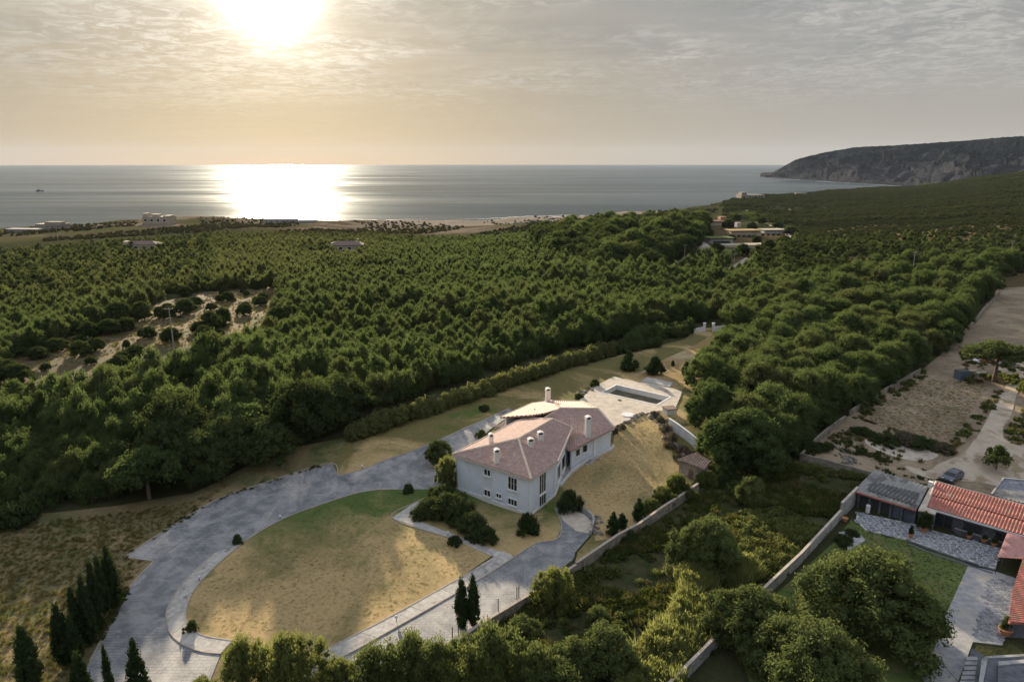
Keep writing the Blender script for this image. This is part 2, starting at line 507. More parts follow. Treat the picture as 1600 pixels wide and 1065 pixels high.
water_dark_m = surf('pool_floor', (.085, .075, .045), (.15, .125, .085), .6, .8, c3=(.05, .055, .03), s3=.3)
blue_m = surf('blue_grey_container', (.10, .13, .17), (.14, .17, .21), 1, .7)


def stampmat():
    m, g = newmat('stamped_concrete')
    pos = g.node('ShaderNodeNewGeometry').outputs['Position']
    n = g.noise(pos, .35, 6, .62, .5)
    col = g.mix(g.ramp(n, .35, .65), (.17, .175, .185), (.32, .315, .31))
    n3 = g.noise(g.v('MULTIPLY', pos, (1, .45, 1)), .16, 5, .65, .8)
    col = g.mix(g.ramp(n3, .5, .70), col, (.45, .42, .39))
    n4 = g.noise(pos, .12, 5, .65, 1.0)
    col = g.mix(g.ramp(n4, .56, .74), col, (.11, .115, .14))
    br = g.node('ShaderNodeTexBrick', {'Vector': g.v('ADD', pos, g.scale(g.noise(pos, .3, 2, .5, out=1), .5)), 'Color1': (1, 1, 1), 'Color2': (.78, .79, .82), 'Mortar': (.5, .5, .52), 'Scale': 1.0, 'Mortar Size': .05, 'Brick Width': .95, 'Row Height': .5})
    col = g.mix(g.ramp(g.noise(pos, .22, 4, .6), .35, .65, .2, .75), col, br.outputs[0], 'MULTIPLY')
    # tyre-polished lanes, damp stains and patched joints
    st = g.ramp(g.noise(g.v('ADD', pos, (9, 4, 0)), .75, 6, .7, 1.2), .60, .74)
    col = g.mix(g.m('MULTIPLY', st, .55), col, (.10, .10, .11))
    pl = g.ramp(g.noise(g.v('ADD', pos, (3, 40, 0)), .28, 7, .7, .6), .56, .66)
    col = g.mix(g.m('MULTIPLY', pl, .5), col, (.42, .40, .38))
    fn = g.noise(pos, 5, 4, .7)
    col = g.scale(col, g.m('ADD', .72, g.m('MULTIPLY', fn, .55)))
    b = g.node('ShaderNodeBsdfPrincipled', {'Base Color': col, 'Roughness': .72, 'Specular IOR Level': .45})
    bp = g.node('ShaderNodeBump', {'Strength': 1.0, 'Distance': .02, 'Height': g.m('ADD', g.m('MULTIPLY', br.outputs[1], -.7), fn)})
    g.l.new(bp.outputs[0], b.inputs['Normal'])
    g.node('ShaderNodeOutputMaterial', {0: b.outputs[0]})
    return m


drive_m = stampmat()


def seamat():
    m, g = newmat('sea_water')
    pos = g.node('ShaderNodeNewGeometry').outputs['Position']
    big = g.noise(g.v('MULTIPLY', pos, (.25, 1, 1)), .0022, 5, .6, .6)
    rough = g.ramp(big, .35, .65, .15, .24)
    h = g.m('ADD', g.m('MULTIPLY', g.noise(g.v('MULTIPLY', pos, (.45, 1, 1)), .035, 5, .6), .42), g.m('MULTIPLY', g.noise(pos, .35, 4, .65), .07))
    bp = g.node('ShaderNodeBump', {'Strength': 1.0, 'Distance': 1.0, 'Height': h})
    # wind-roughened water: its tilted facets never reach the full grazing reflectance of a flat mirror
    lw = g.node('ShaderNodeLayerWeight', {0: .33})
    patch = g.ramp(g.noise(g.v('MULTIPLY', pos, (.12, 1, 1)), .004, 6, .65, .8), .35, .68, .30, .50)
    fac = g.m('MULTIPLY', g.m('ADD', .05, g.m('POWER', lw.outputs[1], 3.0)), patch, clamp=True)
    gl = g.node('ShaderNodeBsdfGlossy', {'Color': (.92, .97, 1), 'Roughness': rough, 'Normal': bp.outputs[0]})
    df = g.node('ShaderNodeBsdfDiffuse', {'Color': (.034, .050, .060)})
    mx = g.node('ShaderNodeMixShader', {0: fac, 1: df.outputs[0], 2: gl.outputs[0]})
    g.node('ShaderNodeOutputMaterial', {0: mx.outputs[0]})
    return m


sea_m = seamat()
surf_m = surf('surf_foam', (.62, .64, .66), (.75, .76, .77), .02, .9)

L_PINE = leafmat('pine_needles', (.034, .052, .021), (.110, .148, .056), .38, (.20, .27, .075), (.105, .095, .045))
L_DARK = leafmat('evergreen_leaves', (.026, .040, .019), (.088, .112, .042), .27, (.17, .21, .05))
L_BRIGHT = leafmat('light_leaves', (.055, .075, .024), (.18, .20, .07), .42, (.32, .35, .09))
L_GARDEN = leafmat('garden_leaves', (.040, .058, .020), (.155, .185, .068), .36, (.26, .31, .09))
L_HEDGE = leafmat('hedge_leaves', (.045, .062, .024), (.17, .18, .075), .38, (.30, .32, .09))
L_CYP = leafmat('cypress_leaves', (.020, .033, .015), (.050, .074, .030), .18, (.08, .11, .03))
L_REED = leafmat('reed_leaves', (.11, .13, .04), (.24, .26, .10), .45, (.4, .42, .12))
L_GREY = leafmat('dry_shrub_leaves', (.085, .075, .05), (.18, .155, .105), .2, (.2, .18, .08))
HAZE = 1.1e-5
# ------------------------------------------------------------------ terrain
def build_terrain():
    na, nd = 520, 440
    a = np.linspace(-1.5, 1.6, na)
    d = np.geomspace(22, 5200, nd)
    A, D = np.meshgrid(a, d)
    X = D * A / np.hypot(1, A); Y = D / np.hypot(1, A)
    Zt = hfun(X, Y)
    far = S((D - 700) / 600)
    Zt = Zt + far * (Zt > SEA_Z + 1.5) * (np.sin(X * .05 + 2 * np.sin(Y * .03)) * 1.2 + np.sin(Y * .09 - X * .06) * .5)
    me = mesh_np('ground', np.stack([X, Y, Zt], -1).reshape(-1, 3),
                 (lambda i, j: np.stack([i * na + j, i * na + j + 1, (i + 1) * na + j + 1, (i + 1) * na + j], -1).reshape(-1, 4))(*np.meshgrid(np.arange(nd - 1), np.arange(na - 1), indexing='ij')))
    px, py = project(X, Y, Zt)
    col = np.zeros(X.shape + (3,)); col[:] = (.055, .058, .028)
    cd = np.interp(A, _ca, _cd); t = cd - np.hypot(X, Y)
    nz = np.sin(X * .019 + 1.7 * np.sin(Y * .013)) * np.sin(Y * .023 + 1.2 * np.sin(X * .017)); nz2 = np.sin(X * .06 + 2 * np.sin(Y * .05)) * np.sin(Y * .08 + X * .02)

    def blend(mask, c):
        mask = np.clip(mask, 0, 1)[..., None]; col[:] = col * (1 - mask) + np.array(c) * mask
    left = S((900 - px) / 150)
    blend(S((360 - t) / 120) * left, (.098, .076, .050))
    blend(S((300 - t) / 60) * left * S((nz + nz2 * .7 + .1) / .3) * .8, (.21, .175, .13))
    blend(S((360 - t) / 100) * left * S((-nz + nz2 * .5 - .2) / .3), (.085, .085, .04))
    beach = S((px - 560) / 60) * S((1060 - px) / 60)
    blend(S((150 - t) / 25) * beach, (.26, .22, .175))
    # right hand hills
    r = S((px - 1130) / 60)
    hill = r * S((D - 520) / 120)
    blend(hill, (.036, .046, .020))
    blend(hill * S((nz + nz2 * .5 - .45) / .4), (.105, .10, .045))
    blend(S((px - 1090) / 40) * S((D - 300) / 60) * S((760 - D) / 60) * .8, (.12, .088, .05))
    brown = r * S((D - 520) / 60) * S((760 + 90 * nz - D) / 60) * S((px - 1290) / 120)
    blend(brown, (.15, .115, .06))
    blend(r * S((D - 800) / 80) * S((1250 - D) / 100) * S((1300 - px) / 60) * S((nz2 * .8 + nz - .5) / .3), (.26, .22, .17))
    ca = me.color_attributes.new('zone', 'FLOAT_COLOR', 'POINT')
    rgba = np.ones((X.size, 4), np.float32); rgba[:, :3] = col.reshape(-1, 3); ca.data.foreach_set('color', rgba.ravel())
    me.polygons.foreach_set('use_smooth', np.ones(len(me.polygons), bool))
    m, g = newmat('ground_soil')
    pos = g.node('ShaderNodeNewGeometry').outputs['Position']
    att = g.node('ShaderNodeAttribute', attribute_name='zone').outputs['Color']
    n = g.noise(pos, .09, 8, .7, .5); n2 = g.noise(pos, .9, 5, .7)
    c = g.scale(att, g.m('ADD', .25, g.m('ADD', g.m('MULTIPLY', n, 1.0), g.m('MULTIPLY', n2, .5))))
    bs = g.node('ShaderNodeBsdfDiffuse', {'Color': c})
    bp = g.node('ShaderNodeBump', {'Strength': 1.0, 'Distance': 1.0, 'Height': g.m('ADD', n, g.m('MULTIPLY', n2, .3))})
    g.l.new(bp.outputs[0], bs.inputs['Normal'])
    g.node('ShaderNodeOutputMaterial', {0: bs.outputs[0]})
    tag(link('ground', me, None, m), kind='structure')
    # ground continuing behind and beside the camera
    o = MB().box((0, -3000, -.6), (12000, 6044, 1)).build('ground', m); tag(o, kind='structure')
    o.data.color_attributes.new('zone', 'FLOAT_COLOR', 'POINT').data.foreach_set('color', np.tile(np.array((.10, .10, .05, 1), np.float32), 8))


build_terrain()

# sea
def build_sea():
    r = np.concatenate([[0], np.geomspace(300, 26000, 40)]); n = 96
    vs = [(0, 0, SEA_Z)]; fs3 = []
    mb = MB(); mb.v = vs
    for rr in r[1:]:
        for k in range(n):
            t = 2 * math.pi * k / n; mb.v.append((rr * math.cos(t), rr * math.sin(t), SEA_Z))
    for k in range(n): mb.f.append((0, 1 + k, 1 + (k + 1) % n))
    for j in range(len(r) - 2):
        for k in range(n): mb.f.append((1 + j * n + k, 1 + (j + 1) * n + k, 1 + (j + 1) * n + (k + 1) % n, 1 + j * n + (k + 1) % n))
    tag(mb.build('sea', sea_m), kind='structure')


build_sea()


def build_headland():
    pxs = np.array([1196, 1203, 1210, 1222, 1240, 1260, 1290, 1330, 1400, 1450, 1500, 1560, 1600, 1750, 2000, 2600], float)
    top = np.array([276.5, 275, 269, 261, 250, 244, 237, 230, 226.5, 223, 219.5, 214, 212, 206, 196, 190], float)
    base = np.array([277, 277, 277.5, 278.5, 280, 281, 282.5, 285, 289, 292, 295, 298, 300, 302, 304, 304], float)
    dw = np.array([U(1000, b, SEA_Z).y for b in base])
    na, ns = 340, 70
    P = np.linspace(pxs[0], pxs[-1], na) ** 1.0
    P = pxs[0] + (pxs[-1] - pxs[0]) * np.linspace(0, 1, na) ** 1.5
    tp = np.interp(P, pxs, top); dwi = np.interp(P, pxs, dw)
    depth = np.interp(P, [1196, 1215, 1300, 1500, 2600], [60, 300, 1000, 1500, 1800])
    drd = dwi + depth
    ztop = CAM_H - drd * np.tan(PITCH + np.arctan((tp - 532.5) / F_PX))
    s = np.linspace(-.03, 1.6, ns)
    Pg, Sg = np.meshgrid(P, s)
    prof = np.where(Sg < 0, -.03, np.where(Sg < 1, .30 * np.minimum(Sg / .10, 1) + .70 * (np.clip(Sg, 0, 1) ** .9), 1 - (Sg - 1) * .6))
    prof = np.where(Sg < 1, .26 * S(Sg / .10) + .74 * np.clip(Sg, 0, 1) ** .85, prof)
    Dg = dwi[None] + depth[None] * Sg
    a = (Pg - 800) / F_PX / 1.03
    X = Dg * a; Y = Dg
    gully = np.abs(np.sin(X * .0065 + 1.6 * np.sin(Y * .0031))) * 75 + np.abs(np.sin(X * .017 + Y * .006 + 2 * np.sin(Y * .005))) * 38 + np.sin(X * .05 + 3 * np.sin(Y * .02)) * 5 + np.sin(Y * .04 + X * .013) * 5
    mask = S(Sg / .12) * S((1.0 - Sg) / .35)
    rough = RNG.normal(0, 1, X.shape) * 5.0 * S(Sg / .06) * S((1.1 - Sg) / .3)
    Zt = SEA_Z + (ztop[None] - SEA_Z) * prof - gully * mask * .75 * S((Pg - 1205) / 40) + rough
    X = X + np.sin(Dg * .012 + Pg * .11) * 18 * mask
    me = mesh_np('headland', np.stack([X, Y, Zt], -1).reshape(-1, 3),
                 (lambda i, j: np.stack([i * na + j, i * na + j + 1, (i + 1) * na + j + 1, (i + 1) * na + j], -1).reshape(-1, 4))(*np.meshgrid(np.arange(ns - 1), np.arange(na - 1), indexing='ij')))
    m, g = newmat('headland_rock')
    ge = g.node('ShaderNodeNewGeometry'); pos = ge.outputs['Position']
    z = g.node('ShaderNodeSeparateXYZ', {0: pos}).outputs[2]
    n = g.noise(pos, .006, 8, .7, .6); n2 = g.noise(pos, .03, 6, .7)
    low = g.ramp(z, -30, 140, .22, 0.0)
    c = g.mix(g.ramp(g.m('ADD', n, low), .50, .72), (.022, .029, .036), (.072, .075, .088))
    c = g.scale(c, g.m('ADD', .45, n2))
    bs = g.node('ShaderNodeBsdfDiffuse', {'Color': c})
    bp = g.node('ShaderNodeBump', {'Strength': 1.0, 'Distance': 30.0, 'Height': g.m('ADD', n2, g.noise(pos, .09, 4, .7))})
    g.l.new(bp.outputs[0], bs.inputs['Normal'])
    g.node('ShaderNodeOutputMaterial', {0: bs.outputs[0]})
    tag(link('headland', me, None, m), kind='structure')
    # sea rocks off its tip
    for i, (px, py, w) in enumerate([(1199, 274.5, 40), (1192, 275.5, 22), (1206, 276.2, 30)]):
        c = U(px, py, SEA_Z)
        tag(MB().blob((c.x, c.y, SEA_Z + 4), (w, 22, 16 + 6 * (i == 0)), seed=i, n=9, rough=.35).build('sea_rock', rock_m),
            ['tallest dark sea rock off the tip of the distant headland', 'small low sea rock farthest out from the distant headland', 'flat dark sea rock touching the foot of the distant headland'][i], 'rock')


build_headland()


# ------------------------------------------------------------------ draped sheets
def drape(name, pts, mat, dz, step=1.6, kind='structure', skirt=.25, label=None, parent=None, world=False, hf=hfun):
    """closed outline in photo pixels laid on the terrain as a thin slab"""
    P = [Vector((p[0], p[1])) for p in pts] if world else [Gd(*p).to_2d() for p in pts]
    out = []
    n = len(P)
    for i in range(n):
        a, b = P[i], P[(i + 1) % n]; k = max(1, int((b - a).length / (step * 1.5)))
        out += [a.lerp(b, j / k) for j in range(k)]
    n = len(out)
    xs = [p.x for p in out]; ys = [p.y for p in out]
    gx, gy = np.meshgrid(np.arange(min(xs), max(xs), step), np.arange(min(ys), max(ys), step))
    gx = gx + (np.arange(gx.shape[0]) % 2)[:, None] * step * .5
    ins = in_poly(gx, gy, out)
    inner = [Vector((float(a), float(b))) for a, b in zip(gx[ins], gy[ins])]
    oa = np.array([(p.x, p.y) for p in out])
    inner = [q for q in inner if np.min(np.hypot(oa[:, 0] - q.x, oa[:, 1] - q.y)) > step * .35]
    vs = out + inner
    r = delaunay_2d_cdt(vs, [], [list(range(n))], 1, 1e-4)
    V, Fc = r[0], r[2]
    va = np.array([(v.x, v.y) for v in V]); za = hf(va[:, 0], va[:, 1]) + dz
    mb = MB(); mb.v = [(a[0], a[1], z) for a, z in zip(va, za)]; mb.f = [tuple(q) for q in Fc]
    if skirt:
        for e in r[1]: pass
        b = len(mb.v)
        area = sum(out[i].x * out[(i + 1) % n].y - out[(i + 1) % n].x * out[i].y for i in range(n))
        zo = hf(np.array(xs), np.array(ys)) + dz
        for p, z in zip(out, zo): mb.v.append((p.x, p.y, z))
        for p, z in zip(out, zo): mb.v.append((p.x, p.y, z - skirt))
        for i in range(n):
            j = (i + 1) % n
            q = (b + i, b + n + i, b + n + j, b + j)
            mb.f.append(q if area > 0 else q[::-1])
    me = mb.mesh(name)
    for p in me.polygons:
        if p.normal.z < -.5: p.flip()
    o = link(name, me, parent, mat)
    if kind: tag(o, kind=kind)
    if label: o['label'] = label
    return o, P


def ribbon(mb, pts, w, h, z0=-.2, off=0.0, hf=hfun):
    """solid strip following world points on the ground"""
    P = [Vector(p[:2]) for p in pts]; L = []; R = []
    for i, p in enumerate(P):
        t = (P[min(i + 1, len(P) - 1)] - P[max(i - 1, 0)]).normalized(); nrm = Vector((-t.y, t.x))
        L.append(p + nrm * (w / 2 + off)); R.append(p + nrm * (off - w / 2))
    b = len(mb.v)
    for l, r in zip(L, R):
        zc = float(hf((l.x + r.x) / 2, (l.y + r.y) / 2))
        mb.v += [(l.x, l.y, zc + z0), (l.x, l.y, zc + h), (r.x, r.y, zc + h), (r.x, r.y, zc + z0)]
    for i in range(len(P) - 1):
        a = b + 4 * i; c = a + 4
        mb.f += [(a, c, c + 1, a + 1)[::-1], (a + 1, c + 1, c + 2, a + 2)[::-1], (a + 2, c + 2, c + 3, a + 3)[::-1]]
    mb.f += [(b, b + 1, b + 2, b + 3)[::-1], tuple(b + 4 * (len(P) - 1) + k for k in range(4))]
    return mb


# land cover sheets (lowest first)
drape('meadow', [(-260, 1000), (-260, 830), (0, 806), (90, 800), (180, 790), (300, 770), (382, 730), (450, 700), (545, 683), (540, 741), (528, 742), (455, 741), (382, 765), (329, 786), (254, 832), (194, 871), (240, 877), (202, 919), (180, 960), (153, 1012), (135, 1050), (120, 1120), (-260, 1120)], mead_m, .015)
drape('meadow', [(519, 724), (528, 744), (564, 735), (653, 702), (705, 679), (796, 639), (806, 643), (757, 683), (700, 720), (712, 760), (870, 795), (890, 800), (926, 812), (924, 838), (903, 862), (897, 882), (965, 846), (998, 826), (1058, 777), (1105, 745), (1130, 700), (1100, 640), (1090, 580), (1160, 545), (1145, 512), (1090, 512), (1070, 530), (980, 552), (900, 572), (800, 604), (700, 634), (600, 668), (537, 690)], verge_m, .03)
drape('meadow', [(962, 668), (985, 656), (1008, 648), (1030, 655), (1045, 670), (1052, 720), (1088, 748), (1058, 779), (1034, 802), (998, 822), (965, 840), (930, 845), (926, 812), (890, 790), (880, 760), (905, 722), (957, 700)], lawn_m, .06)
drape('meadow', [(690, 752), (716, 748), (745, 765), (800, 780), (860, 770), (884, 785), (874, 800), (872, 822), (838, 838), (760, 800), (700, 778)], verge_m, .045)
lawn_pts = [(557, 771), (591, 765.8), (625.6, 765), (646.8, 765), (680, 765), (700, 760), (760, 782), (840, 812), (871, 800), (877, 826), (869, 843), (838, 849), (806, 868), (775, 864), (709, 909), (600, 969), (512, 1013), (440, 1018), (363, 1001), (322, 994), (301, 984), (291, 970), (291, 953), (300, 928), (317, 905), (345, 878), (379, 849), (413, 827), (454, 806), (506, 787)]
drape('lawn', lawn_pts, oval_m, .07)
drape('meadow', [(-60, 680), (-40, 590), (30, 556), (100, 530), (180, 497), (235, 478), (260, 470), (340, 452), (430, 448), (450, 470), (430, 510), (410, 545), (330, 580), (270, 600), (200, 625), (100, 665)], clear_m, .06, step=3, skirt=0)
drape('meadow', [(985, 590), (1040, 560), (1075, 545), (1120, 520), (1150, 540), (1110, 560), (1110, 590), (1090, 600), (1060, 600)], dry_m, .06, skirt=0)
# lower overgrown plot and right hand plots
drape('overgrown_plot', [(690, 1034), (835, 940), (900, 897), (965, 852), (1034, 808), (1090, 770), (1120, 735), (1190, 715), (1250, 722), (1357, 748), (1335, 790), (1200, 930), (1040, 1090), (660, 1110)], scrub_m, .04, step=2.2)
drape('field', [(1252, 716), (1300, 675), (1330, 645), (1440, 578), (1497, 530), (1556, 455), (1720, 440), (1760, 800), (1640, 800), (1500, 760), (1357, 747)], field_m, .02, step=3, skirt=0)
drape('field', [(1337, 650), (1370, 620), (1440, 583), (1500, 588), (1552, 594), (1565, 606), (1530, 655), (1505, 690), (1490, 700), (1450, 690), (1400, 680), (1360, 665)], field_m, .05, skirt=0)
drape('field', [(1499, 526), (1530, 490), (1560, 450), (1640, 445), (1640, 540), (1600, 535), (1550, 528)], field_m, .05, step=3, skirt=0)
drape('field', [(1590, 640), (1640, 600), (1700, 700), (1600, 720), (1570, 690), (1573, 660)], field_m, .05, skirt=0)
drape('yard_scrub', [(1252, 716), (1314, 660), (1337, 650), (1450, 690), (1510, 690), (1500, 720), (1470, 735), (1500, 760), (1357, 745)], field_m, .05, skirt=0)
drape('yard', smooth([(1413, 728), (1450, 735), (1466, 725), (1505, 708), (1520, 690), (1530, 678), (1560, 620), (1572, 600), (1555, 575), (1590, 560), (1660, 560), (1640, 590), (1595, 605), (1580, 650), (1568, 668), (1575, 690), (1640, 700), (1720, 760), (1640, 790), (1560, 760), (1500, 752), (1440, 745)], 3, True), dirt_m, .10, skirt=0)
drape('sand_pad', smooth([(1351, 688), (1363, 683), (1374, 683), (1413, 692), (1450, 703), (1466, 711), (1455, 718), (1430, 721), (1388, 711), (1358, 697)], 4, True), conc_m, .14, skirt=.1)
drape('garden_lawn', [(1330, 812), (1430, 845), (1520, 885), (1500, 935), (1470, 1000), (1440, 1080), (1180, 1090), (1150, 1000), (1215, 925), (1300, 850)], yardgreen_m, .05)

drape('meadow', [(200, 1130), (330, 1050), (345, 1022), (363, 1001), (440, 1017), (512, 1013), (533, 1029), (600, 1010), (700, 1015), (640, 1090), (560, 1140)], mead_m, .02)
# driveway
outer = [(95, 1120), (120, 1065), (140.5, 1034), (157.7, 1001.6), (180, 960.5), (202, 919), (240, 877), (193.7, 871.4), (253.6, 832), (294.8, 806.3), (329, 785.7), (363, 771), (382.3, 765), (454, 741), (519.4, 724), (528, 744), (564, 734.3), (608.5, 717), (653, 701.7), (705.3, 679), (750, 659), (795.5, 638), (806.7, 643), (780, 661), (757, 679), (722, 706), (716, 740), (705, 757), (682.8, 764.8)]
inner = [(646.8, 764.8), (625.6, 765), (591, 765.8), (557, 771), (505.7, 787.4), (454, 806), (413, 826.8), (378.8, 849), (336, 864.5), (291, 905.7), (264, 946.8), (260.5, 967.3), (267.3, 991.3), (288, 1008.5), (315, 1018.8), (345, 1022), (330, 1060), (300, 1120)]
drape('driveway', outer + inner, drive_m, .10)
drape('driveway', [(430, 1120), (512, 1070), (533, 1029), (600, 990.7), (700, 934.8), (743, 909), (803.4, 870.3), (838, 849), (869.3, 843), (877, 829), (875, 812), (866.5, 794), (890, 796), (915, 802), (926.6, 814.4), (921, 837.4), (900.8, 860.3), (895, 874.6), (832, 923.3), (751.8, 975), (697.4, 1012), (640, 1060), (600, 1120)], drive_m, .10)
# side path round the inner edge of the loop
pin = [(378.8, 850), (344.6, 878), (317, 905.7), (300, 928), (291, 953.6), (291, 970.8), (301.6, 984.5), (322, 994.8), (363, 1001.6)]
pout = [(345, 1022), (315, 1018.8), (288, 1008.5), (267.3, 991.3), (260.5, 967.3), (264, 946.8), (291, 905.7), (336, 864.5)]
drape('path', pin + pout, mortar_m, .12, skirt=.15)


def quad_strip_slabs(parent, A, B, n, z0, z1, mat, gap=.03, hf=hfun):
    """slabs between two edge lines A and B (world), n along; each a slab object"""
    def at(L, t):
        seg = [0]
        for i in range(len(L) - 1): seg.append(seg[-1] + (L[i + 1] - L[i]).length)
        s = t * seg[-1]
        for i in range(len(L) - 1):
            if s <= seg[i + 1] + 1e-6:
                return L[i].lerp(L[i + 1], (s - seg[i]) / max(seg[i + 1] - seg[i], 1e-6))
        return L[-1].copy()
    for i in range(n):
        t0, t1 = i / n, (i + 1) / n
        q = [at(A, t0), at(A, t1), at(B, t1), at(B, t0)]
        c = sum(q, Vector((0, 0))) / 4
        q = [c + (p - c) * (1 - gap / max((p - c).length, .1)) for p in q]
        zc = [float(hf(p.x, p.y)) for p in q]
        dz = random.uniform(-.012, .012)
        MB().prism([(p.x, p.y) for p in q], [z + z0 for z in zc], [z + z1 + dz for z in zc]).build('slab', mat, parent)


gp = lambda L: [Gd(*p).to_2d() for p in L]
ps = empty('path', Gd(300, 940)); tag(ps, kind='structure')
ps.location = (0, 0, 0)
quad_strip_slabs(ps, [Vector(p) for p in smooth([tuple(v) for v in gp(pin)], 4)], [Vector(p) for p in smooth([tuple(v) for v in gp(pout[::-1])], 4)], 40, .05, .155, path_m, .02)
# straight path beside the lower drive, and its arm up to the garden corner
drape('path', [(512.5, 1013.6), (600, 969.2), (708.8, 909), (771.9, 870.3), (705, 842), (612.9, 810.2), (643, 788.7), (676, 774), (682, 777), (651, 795), (637.2, 808.7), (714.6, 837.4), (774.8, 860.3), (803.4, 870.3), (743, 909), (600, 990.7), (533, 1027.3), (470, 1065), (440, 1060)], mortar_m, .12, skirt=.15)
quad_strip_slabs(ps, gp([(440, 1060), (512.5, 1013.6), (600, 969.2), (708.8, 909), (771.9, 870.3), (786, 861.5)]), gp([(470, 1065), (533, 1027.3), (600, 990.7), (743, 909), (803.4, 870.3)]), 34, .05, .155, path_m, .025)
quad_strip_slabs(ps, gp([(768, 869.5), (705, 842), (625, 814)]), gp([(778, 861), (714.6, 837.4), (642, 809.5)]), 12, .05, .155, path_m, .025)
quad_strip_slabs(ps, gp([(616, 810), (643, 789), (676, 774)]), gp([(637, 808), (651, 795), (682, 777)]), 6, .05, .155, path_m, .025)
# parking bays along the outer edge
bays = gp([(206, 873), (253.6, 835), (294.8, 809), (329, 789), (363, 773), (382.3, 767.5), (454, 744), (516, 727)])
bayi = gp([(243, 876), (288, 845), (327, 822), (362, 802), (393, 788), (415, 778), (480, 759), (524, 745)])
bp = empty('parking_bay', (0, 0, 0)); tag(bp, kind='structure')
quad_strip_slabs(bp, bays, bayi, 13, .04, .135, drive_m, .05)
# kerbs
mb = MB()
for L in ([(646.8, 764.8), (625.6, 765), (591, 765.8), (557, 771), (505.7, 787.4), (454, 806), (413, 826.8), (378.8, 849)],
          [(336, 864.5), (291, 905.7), (264, 946.8), (260.5, 967.3), (267.3, 991.3), (288, 1008.5), (315, 1018.8), (345, 1022)],
          [(378.8, 849), (344.6, 878), (317, 905.7), (300, 928), (291, 953.6), (291, 970.8), (301.6, 984.5), (322, 994.8), (363, 1001.6)],
          [(512.5, 1013.6), (600, 969.2), (708.8, 909), (771.9, 870.3), (705, 842), (612.9, 810.2), (643, 788.7), (676, 774)],
          [(533, 1028), (600, 991.3), (743, 909.6), (803.4, 871), (838, 849.5), (869.3, 843.5), (877, 829), (875, 812), (866.5, 794)],
          [(528, 744), (564, 734.3), (608.5, 717), (653, 701.7), (705.3, 679), (750, 659), (795.5, 638)],
          [(194, 871.4), (253.6, 832), (294.8, 806.3), (329, 785.7), (363, 771), (382.3, 765), (454, 741), (519.4, 724), (528, 744)],
          [(240, 877), (202, 919), (180, 960.5), (157.7, 1001.6), (140.5, 1034)], [(194, 871.4), (240, 877)]):
    W = [tuple(Gd(*p).to_2d()) for p in L]
    ribbon(mb, smooth(W, 4) if len(W) > 4 else W, .16, .20)
tag(mb.build('kerb', kerb_m), kind='structure')
# curved retaining wall of the basement ramp
W = smooth([tuple(Gd(*p).to_2d()) for p in [(873, 792), (893, 795), (913, 801), (927, 815), (923, 836)]], 6)
tag(ribbon(MB(), W, .3, .9).build('retaining_wall', wallgrey_m), 'low curved concrete retaining wall round the ramp beside the house', 'wall')
tag(drape('ramp', [(878, 812), (873, 796), (893, 798), (913, 804), (925, 816), (920, 834), (900, 830)], conc_m, .13, skirt=.1)[0], kind='structure')

# pool terrace: its slab has a real hole


def pool_terrace():
    o_px = [(905, 625), (928, 603.6), (959.6, 587.8), (1000, 597.5), (1010.7, 590.8), (1052.7, 600.6), (1047, 605), (1066, 611), (1062, 622), (1054, 640), (1030, 641), (1007.7, 645.6), (985, 654.6), (962, 664.4), (956, 676), (925, 672), (900, 655), (885, 640)]
    O = [U(*p, TZ).to_2d() for p in o_px]
    hole = [p.to_2d() for p in PW]
    n = len(O)
    r = delaunay_2d_cdt(O + hole, [], [list(range(n)), list(range(n, n + 4))[::-1]], 1, 1e-4)
    mb = MB(); mb.v = [(v.x, v.y, TZ) for v in r[0]]
    hp = [(p.x, p.y) for p in hole]
    for q in r[2]:
        cx = sum(r[0][i].x for i in q) / len(q); cy = sum(r[0][i].y for i in q) / len(q)
        if not in_poly(np.array([cx]), np.array([cy]), hp)[0]: mb.f.append(tuple(q))
    b = len(mb.v)
    for p in O: mb.v.append((p.x, p.y, TZ))
    for p in O: mb.v.append((p.x, p.y, TZ - 1.1))
    for i in range(n):
        j = (i + 1) % n; mb.f.append((b + i, b + n + i, b + n + j, b + j))
    me = mb.mesh('terrace')
    for p in me.polygons:
        if p.normal.z < -.5: p.flip()
    tag(link('terrace', me, None, conc_m), kind='structure')
    # pool
    c = sum((Vector(p) for p in PW), Vector()) / 4
    pool = empty('swimming_pool', (c.x, c.y, TZ), label='empty rectangular swimming pool sunk in the pale terrace behind the house', cat='pool')
    w = [Vector((p.x - c.x, p.y - c.y, 0)) for p in PW]
    D = 1.25
    for i in range(4):
        a, b2 = w[i], w[(i + 1) % 4]; t = (b2 - a).normalized(); nr = Vector((t.y, -t.x, 0))
        if nr.dot(-(a + b2)) > 0: nr = -nr
        MB().prism([tuple(a.xy), tuple(b2.xy), tuple((b2 + nr * .25).xy), tuple((a + nr * .25).xy)], -D, -.01).build('pool_wall', white_m, pool)
        MB().prism([tuple((a - nr * .06 - t * .06).xy), tuple((b2 - nr * .06 + t * .06).xy), tuple((b2 + nr * .38 + t * .38).xy), tuple((a + nr * .38 - t * .38).xy)], -.02, .045 + i * .003).build('coping', trim_m if False else white_m, pool)
    MB().prism([tuple((q * 1.03).xy) for q in w], -D - .1, -D + .05).build('pool_floor', water_dark_m, pool)
    # marks on the terrace
    q = U(968, 625, TZ)
    tag(MB().lathe((q.x, q.y, TZ), [(.45, 0), (.45, .1), (.3, .12)], 10).build('skimmer_lid', metal_m), 'small dark round cover in the paving in front of the pool', 'drain cover')
    q = U(981, 648, TZ)
    tag(MB().lathe((q.x, q.y, TZ), [(1.35, 0), (1.35, .12), (1.2, .14)], 20).build('round_slab', white_m), 'pale round disc of concrete on the near corner of the pool terrace', 'slab')


